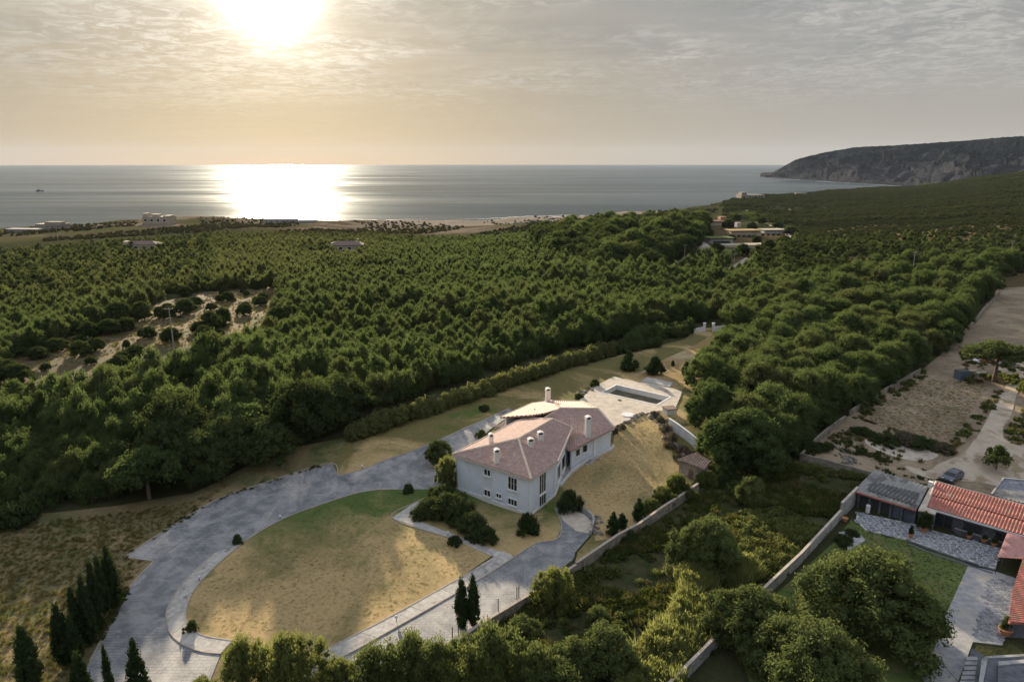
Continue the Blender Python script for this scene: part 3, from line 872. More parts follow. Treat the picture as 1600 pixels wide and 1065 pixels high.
pool_terrace()
tag(drape('patio', [(1003, 597), (1011, 591), (1052, 600), (1046, 606)], path_m, .42, skirt=.3)[0], kind='structure')


# ------------------------------------------------------------------ walls in the landscape
def wall_line(pts, h, w, mat, name, label, cap=None, cat='wall', cell=None):
    W = [Gd(*p) for p in pts]
    base = W[0]
    o = empty(name, base, label=label, cat=cat)
    loc = [(p.x - base.x, p.y - base.y) for p in W]
    hf = lambda x, y: hfun(np.asarray(x) + base.x, np.asarray(y) + base.y) - base.z
    P = []
    for i in range(len(loc) - 1):
        a, b = Vector(loc[i]), Vector(loc[i + 1]); k = max(1, int((b - a).length / (cell or 3.0)))
        for j in range(k):
            p, q = a.lerp(b, j / k), a.lerp(b, (j + 1) / k)
            mb = MB(); ribbon(mb, [p, q], w, h + random.uniform(-.05, .05), -.5, 0, hf)
            mb.build('wall_panel', mat, o)
            if cap: ribbon(MB(), [p, q], w + .12, h + .13, h + .045, 0, hf).build('coping', cap, o)
    return o, W


wall_line([(690, 1032), (753, 988), (835, 938), (900, 895)], 1.35, .3, stone_m, 'boundary_wall', 'rough stone boundary wall topped by thin posts beside the lower drive', kerb_m)
wall_line([(900, 895), (965, 850), (998, 832), (1034, 806), (1060, 789), (1090, 768)], 1.6, .3, stone_m, 'boundary_wall', 'stone boundary wall running uphill behind the small conifers', kerb_m)
wall_line([(1040, 1092), (1110, 1020), (1200, 928), (1250, 880), (1312, 812)], 1.7, .24, wallgrey_m, 'garden_wall', 'long grey rendered wall between the overgrown plot and the neighbouring garden', conc_m)
wall_line([(1312, 812), (1337, 786)], 3.0, .28, wallgrey_m, 'garden_wall', 'short taller end of the grey garden wall beside the corrugated shed', conc_m)
wall_line([(1250, 719), (1300, 732), (1362, 749)], 1.5, .35, stone_m, 'field_wall', 'old earth coloured wall behind the overgrown plot leading to the sheds', None)
wall_line([(1250, 719), (1278, 690), (1320, 658)], 1.3, .35, stone_m, 'field_wall', 'crumbling earth coloured wall climbing from the rubble patch towards the field', None)
wall_line([(1327, 650), (1367, 624), (1402, 603), (1437, 584)], 1.4, .25, stone_m, 'field_wall', 'weathered wall along the grove side of the brown field', None)
wall_line([(1500, 530), (1530, 497), (1562, 460)], 1.7, .25, stone_m, 'field_wall', 'distant earth coloured wall along the upper field at the edge of the grove', None)
wall_line([(1045, 668), (1092, 704)], 2.0, .25, white_m, 'white_wall', 'straight white wall running downhill beside the rock garden and grove', trim_m)


def gate():
    b = Gd(1112, 518)
    o = empty('entrance_gate', b, label='white walled entrance gate at the far end of the drive among dark trees', cat='gate')
    for px in (1100, 1114):
        c = Gd(px, 518) - b
        MB().box((c.x, c.y, 1.4), (.7, .7, 2.8)).build('gate_pillar', white_m, o)
        MB().box((c.x, c.y, 2.87), (.9, .9, .14)).build('pillar_cap', trim_m, o)
    a, c = Gd(1084, 521) - b, Gd(1099, 518) - b
    ribbon(MB(), [a, c], .3, 1.6, -.3, 0, lambda x, y: x * 0).build('wing_wall', white_m, o)
    a, c = Gd(1115, 518) - b, Gd(1133, 516) - b
    ribbon(MB(), [a, c], .3, 1.7, -.3, 0, lambda x, y: x * 0).build('wing_wall', white_m, o)
    a, c = Gd(1101.5, 518) - b, Gd(1112.5, 518) - b
    for k in range(8):
        p = a.lerp(c, (k + .5) / 8); MB().box((p.x, p.y, .95), (.06, .06, 1.8)).build('gate_bar', metal_m, o)
    MB().tube((a.x, a.y, 1.8), (c.x, c.y, 1.8), .05).build('gate_rail', metal_m, o)
    MB().tube((a.x, a.y, .25), (c.x, c.y, .25), .05).build('gate_rail', metal_m, o)


gate()

# posts on top of the lower boundary wall
for (px, pb), d in zip([(707.5, 1015), (716.6, 1009), (778.5, 969), (807.6, 950), (810.6, 948), (837, 931), (898, 892)],
                       ['lowest thin dark post on the stone wall, beside the foreground trees', 'second lowest dark post on the stone wall, just above the lowest one', 'single dark post on the stone wall above the round green bush',
                        'lower of the two close dark posts on the stone wall', 'upper of the two close dark posts on the stone wall', 'dark post on the stone wall against the light green tree', 'dark post at the bend of the wall beside the ramp']):
    p = Gd(px, pb)
    o = empty('fence_post', (p.x, p.y, Hz(p.x, p.y) + 1.3), label=d, cat='post')
    MB().tube((0, 0, 0), (0, 0, 1.75), .06).build('shaft', metal_m, o)
    MB().lathe((0, 0, 1.75), [(.09, 0), (.09, .05), (.02, .1)], 8).build('post_cap', metal_m, o)

# surf along the beach
def surf_lines():
    mb = MB()
    rr = random.Random(4)
    for off, w, x0, x1 in ((3, 8, 560, 1060), (26, 9, 640, 1000), (60, 6, 700, 960), (8, 7, 0, 560), (95, 6, 540, 900), (30, 10, 1110, 1440), (6, 12, 1100, 1440)):
        pts = []
        for px in np.arange(x0, x1, 5.0):
            a = (px - 800) / F_PX / 1.018; d = float(np.interp(a, _ca, _cd)) + off + 5 * math.sin(px * .07 + off) + 3 * math.sin(px * .23)
            pts.append((a / math.hypot(1, a) * d, d / math.hypot(1, a)))
        b = len(mb.v); sc = 1 + (off % 7) * .1
        for i, (x, y) in enumerate(pts):
            dd = math.hypot(x, y); u = (x / dd, y / dd)
            ww = w * max(.0, math.sin(i * .13 + off) * .5 + .55) * (dd / 1100) * rr.uniform(.6, 1.2)
            mb.v += [(x, y, SEA_Z + .25), (x + u[0] * ww, y + u[1] * ww, SEA_Z + .25)]
        for i in range(len(pts) - 1): mb.f.append((b + 2 * i, b + 2 * i + 2, b + 2 * i + 3, b + 2 * i + 1))
    # white water at the headland foot
    pts = [U(px, py, SEA_Z + .25) for px, py in [(1205, 278), (1225, 279.6), (1250, 281), (1268, 282.5), (1275, 283), (1300, 284), (1340, 286.5), (1380, 289), (1410, 291), (1438, 292.6)]]
    b = len(mb.v)
    for i, p in enumerate(pts):
        w = 26 if i % 3 else 60
        mb.v += [(p.x, p.y + 20, SEA_Z + .25), (p.x - 5, p.y - w, SEA_Z + .25)]
    for i in range(len(pts) - 1): mb.f.append((b + 2 * i, b + 2 * i + 1, b + 2 * i + 3, b + 2 * i + 2))
    me = mb.mesh('surf')
    tag(link('surf', me, None, surf_m), kind='structure')


surf_lines()
# ------------------------------------------------------------------ villa
def z1(x, y): return (640 + x / 4.438, 580 + y / 4.438)
def z6(x, y): return (1200 + x / 3.945, 640 + y / 3.945)
def z7(x, y): return (1200 + x / 4.0, 800 + y / 4.0)


class Plane:
    def __init__(s, a, b, c):
        s.p = Vector(a); s.n = (Vector(b) - Vector(a)).cross(Vector(c) - Vector(a)).normalized()
        if s.n.z < 0: s.n = -s.n
    def z(s, x, y): return s.p.z - ((x - s.p.x) * s.n.x + (y - s.p.y) * s.n.y) / s.n.z
    def hit(s, px, py):
        r = Vector(ray(px, py)); o = Vector((0, 0, CAM_H))
        t = (s.p - o).dot(s.n) / r.dot(s.n); return o + r * t


def hull(pts):
    pts = sorted(set((round(p[0], 4), round(p[1], 4)) for p in pts))
    def half(ps):
        h = []
        for p in ps:
            while len(h) > 1 and (h[-1][0] - h[-2][0]) * (p[1] - h[-2][1]) - (h[-1][1] - h[-2][1]) * (p[0] - h[-2][0]) <= 0: h.pop()
            h.append(p)
        return h[:-1]
    return half(pts) + half(pts[::-1])


def tiled(name, poly, plane, mat, parent, org, pitch=.46, course=.50, amp=.085, sub=6, thick=.16, lift=0.0, stepz=.03, square=False):
    """roof slope covered by real tile corrugation; poly convex [(x,y)] world; org = parent origin"""
    n = plane.n; down = Vector((n.x, n.y, 0))
    down = down.normalized() if down.length > 1e-4 else Vector((0, -1, 0))
    u = Vector((-down.y, down.x, 0))
    P = [Vector((p[0], p[1], 0)) for p in hull(poly)]
    a = sum(P[i].x * P[(i + 1) % len(P)].y - P[(i + 1) % len(P)].x * P[i].y for i in range(len(P)))
    if a < 0: P = P[::-1]
    us = [p.dot(u) for p in P]; vs_ = [p.dot(down) for p in P]
    nu = int((max(us) - min(us)) / pitch * sub) + 2; nc = int((max(vs_) - min(vs_)) / course) + 1
    ug = min(us) + np.arange(nu) * pitch / sub
    vg = np.sort(np.concatenate([min(vs_) + np.arange(nc + 1) * course, min(vs_) + np.arange(1, nc + 1) * course - .03]))
    Ug, Vg = np.meshgrid(ug, vg)
    ph = 2 * np.pi * (Ug - ug[0]) / pitch
    w = np.abs(np.sin(ph / 2)) if not square else np.clip(np.sin(ph) * 1.6, -1, 1) * .5 + .5
    fr = ((Vg - min(vs_)) / course) % 1.0
    jit = (np.sin(np.floor((Ug - ug[0]) / pitch) * 12.9898 + np.floor((Vg - min(vs_)) / course + 1e-4) * 78.233) * 43758.5453) % 1.0
    X = Ug * u.x + Vg * down.x; Y = Ug * u.y + Vg * down.y
    Zz = plane.p.z - ((X - plane.p.x) * n.x + (Y - plane.p.y) * n.y) / n.z + w * amp * 2 + fr * stepz + jit * .012 + lift
    m, k = X.shape
    i, j = np.meshgrid(np.arange(m - 1), np.arange(k - 1), indexing='ij')
    F = np.stack([i * k + j, i * k + j + 1, (i + 1) * k + j + 1, (i + 1) * k + j], -1).reshape(-1, 4)
    me = mesh_np(name, np.stack([X - org[0], Y - org[1], Zz - org[2]], -1).reshape(-1, 3), F)
    bm = bmesh.new(); bm.from_mesh(me)
    for q in range(len(P)):
        p0, p1 = P[q], P[(q + 1) % len(P)]; t = p1 - p0
        if t.length < 1e-4: continue
        nn = Vector((t.y, -t.x, 0)).normalized()
        bmesh.ops.bisect_plane(bm, geom=bm.verts[:] + bm.edges[:] + bm.faces[:], plane_co=(p0.x - org[0], p0.y - org[1], 0), plane_no=nn, clear_outer=True)
    bm.normal_update()
    if bm.faces and sum(f.normal.z for f in list(bm.faces)[:40]) < 0: bmesh.ops.reverse_faces(bm, faces=bm.faces[:])
    bm.to_mesh(me); bm.free()
    o = link(name, me, parent, mat)
    # deck under the tiles
    pl = [(p.x - org[0], p.y - org[1]) for p in P]
    zt = [plane.z(p.x, p.y) - org[2] + lift - .01 for p in P]
    MB().prism(pl, [z - thick for z in zt], zt).build('roof_deck', mat, o)
    return o


def roll(mb, a, b, r, org):
    a = Vector(a) - Vector(org); b = Vector(b) - Vector(org)
    k = max(1, int((b - a).length / .45))
    for i in range(k):
        mb.tube(a.lerp(b, i / k), a.lerp(b, (i + 1.08) / k), r * 1.1, r * .92, 8)
    return mb


def villa():
    ov = Vector(U(830, 805, 0)); org = (ov.x, ov.y + 6, 0.0)
    v = empty('villa', org, label='large pale blue two-storey villa with a pink tiled hip roof beside the driveway', cat='house')
    E = 6.3
    pR = Plane(U(*z1(755, 472), 8.5), U(*z1(995, 335), 8.5), U(*z1(845, 752), E))
    R1, R2 = U(*z1(755, 472), 8.5), U(*z1(995, 335), 8.5)
    E1, E2 = U(*z1(297, 578), E), U(*z1(845, 752), E)
    E3, E4 = pR.hit(*z1(1028, 628)), pR.hit(*z1(1130, 392))
    pL = Plane(E1, R1, E2)
    pB = Plane(R1, R2, E1)
    B1, B2 = pB.hit(*z1(740, 350)), pB.hit(*z1(812, 326))
    # lower rear wing
    Q1, Q2 = U(*z1(1045, 260), 8.0), U(*z1(1305, 263), 8.0)
    pF = Plane(Q1, Q2, (Q1.x, Q1.y - 10, Q1.z - 2.45)); pK = Plane(Q1, Q2, (Q1.x, Q1.y + 10, Q1.z - 2.45))
    F6, F7, F8 = pF.hit(*z1(1420, 395)), pF.hit(*z1(1192, 500)), pF.hit(*z1(1120, 555))
    K3, K4 = pK.hit(*z1(985, 207)), pK.hit(*z1(1192, 210))
    F1 = U(*z1(630, 320), 6.1)
    pW = Plane(Q1, K3, F1)
    F2 = pW.hit(*z1(850, 222))
    Fin = pF.hit(*z1(930, 330))
    xy = lambda *p: [(q.x, q.y) for q in p]
    tiled('roof', xy(E1, E2, R1), pL, roof_m, v, org)
    tiled('roof', xy(E2, E3, E4, R2, R1), pR, roof_m, v, org)
    tiled('roof', xy(E1, R1, R2, B2, B1), pB, roof_m, v, org)
    inner8 = Vector((F8.x - 2.2, F8.y + 1.5, 0)); deep = Vector((R2.x - .5, R2.y - 2, 0))
    tiled('roof', xy(Q1, Q2, F6, F7, F8, inner8, deep, Fin), pF, roof_m, v, org)
    tiled('roof', xy(Q1, K3, K4, Q2), pK, roof_m, v, org)
    low = Vector((B2.x + 1.0, B2.y - 1.5, 0))
    tiled('roof', xy(F1, F2, K3, Q1, Fin, low), pW, roof_m, v, org)
    # hip at the far end of the rear wing
    MBx = Plane(Q2, F6, K4); tiled('roof', xy(Q2, F6, K4), MBx, roof_m, v, org)
    up = Vector((0, 0, .10))
    for a, b in ((E1, R1), (R1, R2), (R1, E2), (Q1, Q2), (Q2, F6), (Q1, K3), (Fin, Q1), (Q2, K4)):
        mb = MB(); roll(mb, a + up * 1.6, b + up * 1.6, .22, org); mb.build('ridge_cap', ridge_m, v)
    for a, b in ((E1, B1), (B1, B2), (B2, R2), (R2, E4), (E4, E3), (F1, F2), (F2, K3), (K3, K4)):
        mb = MB(); roll(mb, a + up * 1.2, b + up * 1.2, .18, org); mb.build('verge_tile', ridge_m, v)
    # gutters / fascia
    def fascia(a, b):
        a = Vector(a) - Vector(org); b = Vector(b) - Vector(org); d = (b - a).normalized()
        nn = Vector((d.y, -d.x, 0)) * .07
        mb = MB(); L = [(a + nn), (b + nn), (b - nn), (a - nn)]
        mb.prism([(q.x, q.y) for q in L], [q.z - .24 for q in (a, b, b, a)], [q.z + .02 for q in (a, b, b, a)]); mb.build('gutter', ridge_m, v)
    for a, b in ((E1, E2), (E2, E3), (E3, E4), (F8, F7), (F7, F6)): fascia(a, b)

    # walls
    cen = Vector(((E1.x + E4.x) / 2, (E1.y + E4.y) / 2, 0))
    def inset(p, c, d):
        q = Vector((p.x, p.y, 0)); t = (Vector((c.x, c.y, 0)) - q).normalized(); return q + t * d
    W1, W2, W3, W4 = inset(E1, cen, .6), inset(E2, cen, .5), inset(E3, cen, .5), inset(E4, cen, .7)
    W5 = inset(B1, cen, .8)
    zt = lambda p, *pl: min(q.z(p.x, p.y) for q in pl) - .12
    poly = [W1, W2, W3, W4, inset(B2, cen, .9), W5]
    tops = [zt(W1, pL, pB), zt(W2, pL, pR), zt(W3, pR), zt(W4, pR), zt(poly[4], pB), zt(W5, pB)]
    # main walls one object per side
    def wall(a, b, za, zb, zbase, name='wall', t=.3, mat=house_m):
        a2, b2 = Vector((a.x, a.y)), Vector((b.x, b.y)); d = (b2 - a2).normalized(); nn = Vector((-d.y, d.x))
        q = [a2, b2, b2 + nn * t, a2 + nn * t]
        return MB().prism([(p.x - org[0], p.y - org[1]) for p in q], zbase, [za, zb, zb, za]).build(name, mat, v)
    for i in range(6):
        j = (i + 1) % 6
        w = wall(poly[i], poly[j], tops[i], tops[j], -1.8)
        if i in (0, 1, 2):
            a2, b2 = Vector((poly[i].x, poly[i].y)), Vector((poly[j].x, poly[j].y)); d = (b2 - a2).normalized(); nn = Vector((d.y, -d.x)) * .09
            q = [a2 + nn - d * .05, b2 + nn + d * .05, b2, a2]
            zb = 0.0 if i < 2 else 1.5
            zg = [Hz(p.x, p.y) for p in (a2, b2, b2, a2)]
            MB().prism([(p.x - org[0], p.y - org[1]) for p in q], -1.8, [g + .34 for g in zg]).build('plinth', trim_m, v)
    for p, q in ((W2, W1), (W3, W2), (W1, W2)):
        d = (Vector((q.x, q.y, 0)) - Vector((p.x, p.y, 0))).normalized(); nn = Vector((d.y, -d.x, 0)) if q is not W1 and q is not W2 else Vector((-d.y, d.x, 0))
        if p is W1: nn = Vector((d.y, -d.x, 0))
        c = Vector((p.x, p.y, 0)) + d * .5 + nn * .1 - Vector(org)
        MB().tube((c.x, c.y, -.2), (c.x, c.y, 5.9), .06, n=6).build('downpipe', trim_m, v)
    # rear wing walls
    c2 = Vector(((Q1.x + Q2.x) / 2, (Q1.y + Q2.y) / 2 - 2, 0))
    V8, V7, V6 = inset(F8, c2, .7), inset(F7, c2, .75), inset(F6, c2, .7)
    V4, V3, V2, V1 = inset(K4, c2, .8), inset(K3, c2, .8), inset(F2, c2, .8), inset(F1, c2, .9)
    pl2 = [V8, V7, V6, V4, V3, V2, V1]
    t2 = [zt(V8, pF), zt(V7, pF), zt(V6, pF) - .1, zt(V4, pK), zt(V3, pK), zt(V2, pW), zt(V1, pW)]
    for i in range(6): wall(pl2[i], pl2[i + 1], t2[i], t2[i + 1], 0.0)

    # windows, placed on the wall planes
    def onwall(a, b, px, py):
        a3 = Vector((a.x, a.y, 0)); d = Vector((b.x - a.x, b.y - a.y, 0)).normalized(); nn = Vector((d.y, -d.x, 0))
        r = Vector(ray(px, py)); o = Vector((0, 0, CAM_H)); t = (a3 - o).dot(nn) / r.dot(nn); h = o + r * t
        return (h - a3).dot(d), h.z
    def window(a, b, x0, x1, y0, y1, panes, fr=.10, shut=False, sill=True, rows=1):
        s0, zt_ = onwall(a, b, *z1(x0, y0)); s1, zb_ = onwall(a, b, *z1(x1, y1))
        if s1 < s0: s0, s1 = s1, s0
        d = Vector((b.x - a.x, b.y - a.y, 0)).normalized(); nn = Vector((d.y, -d.x, 0))
        A = Vector((a.x - org[0], a.y - org[1], 0))
        M = Matrix(((d.x, nn.x, 0, A.x), (d.y, nn.y, 0, A.y), (0, 0, 1, 0), (0, 0, 0, 1)))
        w, h = s1 - s0, zt_ - zb_; cx, cz = (s0 + s1) / 2, (zt_ + zb_) / 2
        mb = MB()
        for dz in (-1, 1): mb.box((cx, .05, cz + dz * (h / 2 - fr / 2)), (w, .12, fr), M=M)
        for dx in (-1, 1): mb.box((cx + dx * (w / 2 - fr / 2), .05, cz), (fr, .12, h - 2 * fr), M=M)
        o = mb.build('window', trim_m, v)
        pw = (w - 2 * fr) / panes
        for k in range(panes):
            pc = s0 + fr + pw * (k + .5)
            for r_ in range(rows):
                ph = (h - 2 * fr) / rows
                MB().box((pc, .035, zb_ + fr + ph * (r_ + .5)), (pw - .11, .03, ph - .06), M=M).build('pane', glass_m, o)
            if k: MB().box((s0 + fr + pw * k, .05, cz), (.10, .09, h - 2 * fr), M=M).build('mullion', trim_m, o)
        if sill: MB().box((cx, .13, zb_ - .05), (w + .16, .28, .07), M=M).build('sill', trim_m, o)
        return o
    window(W1, W2, 516, 564, 668, 731, 2)
    window(W1, W2, 516, 564, 810, 873, 2)
    window(W1, W2, 600, 640, 838, 884, 2)
    window(W1, W2, 682, 748, 720, 834, 3, rows=2)
    window(W1, W2, 682, 748, 870, 940, 3)
    window(W2, W3, 897, 943, 716, 828, 3, rows=2)
    window(W2, W3, 897, 943, 855, 935, 3)
    window(W3, W4, 1024, 1042, 662, 728, 1)
    window(W3, W4, 1054, 1074, 604, 660, 1)
    window(W3, W4, 1052, 1072, 702, 756, 1)
    window(V8, V7, 1150, 1180, 543, 578, 1)
    window(V7, V6, 1198, 1232, 512, 555, 1)
    # pilaster and garage style panels on the rear wing
    s, z_ = onwall(V7, V6, *z1(1280, 520))
    d = Vector((V6.x - V7.x, V6.y - V7.y, 0)).normalized(); nn = Vector((d.y, -d.x, 0))
    c = Vector((V7.x, V7.y, 0)) + d * s + nn * .12 - Vector(org); top = pF.z(c.x + org[0], c.y + org[1]) - .3
    MB().box((c.x, c.y, top / 2), (.45, .3, top), math.atan2(d.y, d.x)).build('pilaster', trim_m, v)
    # chimneys
    def chimney(pl, x, yb, yt, w, dpt, cowl=True):
        b = pl.hit(*z1(x, yb))
        dist = (b - Vector((0, 0, CAM_H))).length
        h = (yb - yt) / 4.438 / F_PX * dist / math.cos(math.radians(27)) * .93
        loc = b - Vector(org)
        mb = MB(); mb.box((loc.x, loc.y, loc.z + h / 2 - .3), (w, dpt, h + .2), .25)
        o = mb.build('chimney', chim_m, v)
        MB().box((loc.x, loc.y, loc.z + h - .12), (w + .14, dpt + .14, .12), .25).build('chimney_collar', chim_m, o)
        mb = MB(); R = Matrix.Rotation(.25, 3, 'Z')
        for sx in (-1, 1):
            q = R @ Vector((sx * (w / 2 - .07), 0, 0)); mb.box((loc.x + q.x, loc.y + q.y, loc.z + h + .16), (.13, dpt, .36), .25)
        # pitched cap
        hw, hd = w / 2 + .06, dpt / 2 + .06
        pts = [(-hw, -hd, .34), (hw, -hd, .34), (hw, hd, .34), (-hw, hd, .34), (0, -hd, .56), (0, hd, .56)]
        pts = [R @ Vector(p) + Vector((loc.x, loc.y, loc.z + h)) for p in pts]
        mb.add(pts, [(0, 3, 2, 1), (0, 1, 4), (2, 3, 5), (1, 2, 5, 4), (3, 0, 4, 5)])
        mb.build('chimney_cap', chim_m, o)
        MB().box((loc.x, loc.y, loc.z + h + .1), (w - .3, dpt * .96, .26), .25).build('flue_opening', metal_m, o)
    chimney(pL, 604, 632, 552, .85, .8)
    chimney(pB, 565, 500, 445, .75, .7)
    chimney(pR, 838, 522, 478, .95, .75)
    chimney(pR, 906, 478, 432, .95, .75)
    chimney(pF, 1234, 452, 325, .95, .95)
    chimney(pW, 958, 214, 128, 1.0, .95)
    for x, y in ((868, 270), (918, 300)):
        b = pW.hit(*z1(x, y)) - Vector(org); MB().tube((b.x, b.y, b.z - .1), (b.x, b.y, b.z + .35), .12).build('vent_pipe', metal_m, v)
    # side terrace with its curved white edge
    pts = smooth([tuple(Gd(*z1(x, y)).to_2d()) for x, y in [(1045, 800), (1090, 745), (1140, 690), (1215, 640), (1300, 592), (1400, 545), (1410, 525)]], 5)
    loc = [(p[0] - org[0], p[1] - org[1]) for p in pts]
    hf = lambda x, y: hfun(np.asarray(x) + org[0], np.asarray(y) + org[1])
    ribbon(MB(), loc, .35, .55, -.4, 0, hf).build('terrace_edge', white_m, v)
    ribbon(MB(), loc, 1.8, .12, -.3, 1.0, hf).build('side_walk', path_m, v)
    for k in range(3):
        p = Gd(*z1(1250 + k * 14, 640 - k * 9)); MB().box((p.x - org[0], p.y - org[1], p.z + .1 + .15 * k), (2.2, .5, .3), .6).build('step', path_m, v)
    # small rear lean-to roof seen behind the main roof
    p0 = Plane(U(*z1(590, 378), 3.5), U(*z1(720, 340), 3.9), U(*z1(640, 398), 3.4))
    pts = [p0.hit(*z1(*q)) for q in [(582, 378), (722, 336), (800, 326), (745, 352), (640, 398)]]
    tiled('porch_roof', xy(*pts), p0, roof_m, v, org)
    for q in (pts[0], pts[1]):
        MB().tube((q.x - org[0] + .4, q.y - org[1] - .2, 2), (q.x - org[0] + .4, q.y - org[1] - .2, q.z - .1), .13).build('porch_post', white_m, v)


villa()


# small buildings round the villa
def garden_shed():
    P = [U(*p, z) for p, z in (((1058, 718), 3.3), ((1088, 707), 3.8), ((1110, 719), 3.8), ((1101, 734), 3.2))]
    b = Gd(1085, 742)
    o = empty('garden_shed', b, label='small stone shed with a brown tiled roof at the corner of the garden wall', cat='shed')
    pl = Plane(P[0], P[1], P[3]); org = tuple(b)
    tiled('roof', [(p.x, p.y) for p in P], pl, oldtile_m, o, org)
    c = sum(P, Vector()) / 4
    q = [c.lerp(p, .88) - b for p in P]
    MB().prism([(p.x, p.y) for p in q], -.8, [pl.z(p.x + b.x, p.y + b.y) - b.z - .15 for p in q]).build('wall', stone_m, o)
    a, d = q[0], q[3]; m_ = a.lerp(d, .5)
    MB().box((m_.x, m_.y - .03, .6), (.9, .12, 1.9), math.atan2(d.y - a.y, d.x - a.x)).build('door', wood_m, o)


garden_shed()


def pump_house():
    b = Gd(1046, 646)
    o = empty('pump_house', b, label='tiny white hut with a dark red top at the pool terrace corner', cat='hut')
    MB().box((0, 0, .4), (2.4, 2.0, 1.8), .3).build('wall', white_m, o)
    MB().box((0, 0, 1.38), (2.7, 2.3, .15), .3).build('roof', oldtile_m, o)
    MB().box((-.3, -1.03, .45), (.8, .06, 1.3), .3).build('door', metal_m, o)


pump_house()


def planter_ring():
    b = Gd(686, 722)
    o = empty('round_planter', b, label='round stone planter ring under the clipped tree on the drive', cat='planter')
    n = 14
    for k in range(n):
        t0, t1 = 2 * math.pi * k / n, 2 * math.pi * (k + .93) / n
        q = [(r * math.cos(t), r * math.sin(t)) for r, t in ((2.3, t0), (2.3, t1), (1.95, t1), (1.95, t0))]
        MB().prism(q, -.2, .5).build('stone_block', kerb_m, o)
    MB().lathe((0, 0, -.1), [(1.97, 0), (1.97, .4), (1.2, .48)], 16).build('soil', scrub_m, o)


planter_ring()

# pale garden lamps on the kerb
for (px, py), lab in zip([(619.5, 971), (566, 733), (438, 812), (312, 908), (700, 838)],
                     ['white globe lamp on the lower lawn edge', 'small white lamp on the outer kerb near the villa', 'small pale lamp on the upper edge of the oval lawn',
                      'small pale lamp where the lawn edge turns downhill', 'small pale lamp beside the straight path below the bushes']):
    p = Gd(px, py)
    o = empty('garden_lamp', p, label=lab, cat='lamp')
    MB().tube((0, 0, 0), (0, 0, .5), .05).build('stem', metal_m, o)
    MB().lathe((0, 0, .5), [(.05, 0), (.2, .1), (.24, .24), (.16, .4), (.03, .46)], 10).build('globe', lamp_m, o, smooth=True)


# ------------------------------------------------------------------ neighbouring sheds, bottom right
def flagstones(name, poly_w, cell, parent, mat, z0, z1, hf, seed=1, nmax=290):
    """crazy paving: irregular stones cut from a jittered grid of Voronoi cells"""
    rr = np.random.default_rng(seed)
    xs = [p[0] for p in poly_w]; ys = [p[1] for p in poly_w]
    gx, gy = np.meshgrid(np.arange(min(xs) - cell, max(xs) + cell, cell), np.arange(min(ys) - cell, max(ys) + cell, cell))
    gx = gx + rr.uniform(-.38, .38, gx.shape) * cell; gy = gy + rr.uniform(-.38, .38, gy.shape) * cell
    pts = np.stack([gx.ravel(), gy.ravel()], 1)
    ins = in_poly(pts[:, 0], pts[:, 1], poly_w)
    k = 0; rest = MB()
    order = [i for i in np.argsort(np.hypot(pts[:, 0], pts[:, 1])) if ins[i]]
    for i in order:
        c = pts[i]; cellp = [(c[0] - cell, c[1] - cell), (c[0] + cell, c[1] - cell), (c[0] + cell, c[1] + cell), (c[0] - cell, c[1] + cell)]
        d = np.hypot(*(pts - c).T); nb = [j for j in np.argsort(d)[1:14] if d[j] < cell * 2.6]
        for j in nb:
            m = (c + pts[j]) / 2; n = (pts[j] - c); n = n / np.hypot(*n); m = m - n * .06
            out = []
            for a, b in zip(cellp, cellp[1:] + cellp[:1]):
                da = (a[0] - m[0]) * n[0] + (a[1] - m[1]) * n[1]; db = (b[0] - m[0]) * n[0] + (b[1] - m[1]) * n[1]
                if da <= 0: out.append(a)
                if da * db < 0: t = da / (da - db); out.append((a[0] + (b[0] - a[0]) * t, a[1] + (b[1] - a[1]) * t))
            cellp = out
            if len(cellp) < 3: break
        if len(cellp) < 3: continue
        z = float(hf(*c)); dz = rr.uniform(-.01, .01)
        mb = MB() if k < nmax else rest
        mb.prism(cellp, z + z0, z + z1 + dz)
        if k < nmax: mb.build(name, mat, parent)
        k += 1
    if rest.v: tag(rest.build(name, mat, parent), kind='stuff')
    return k


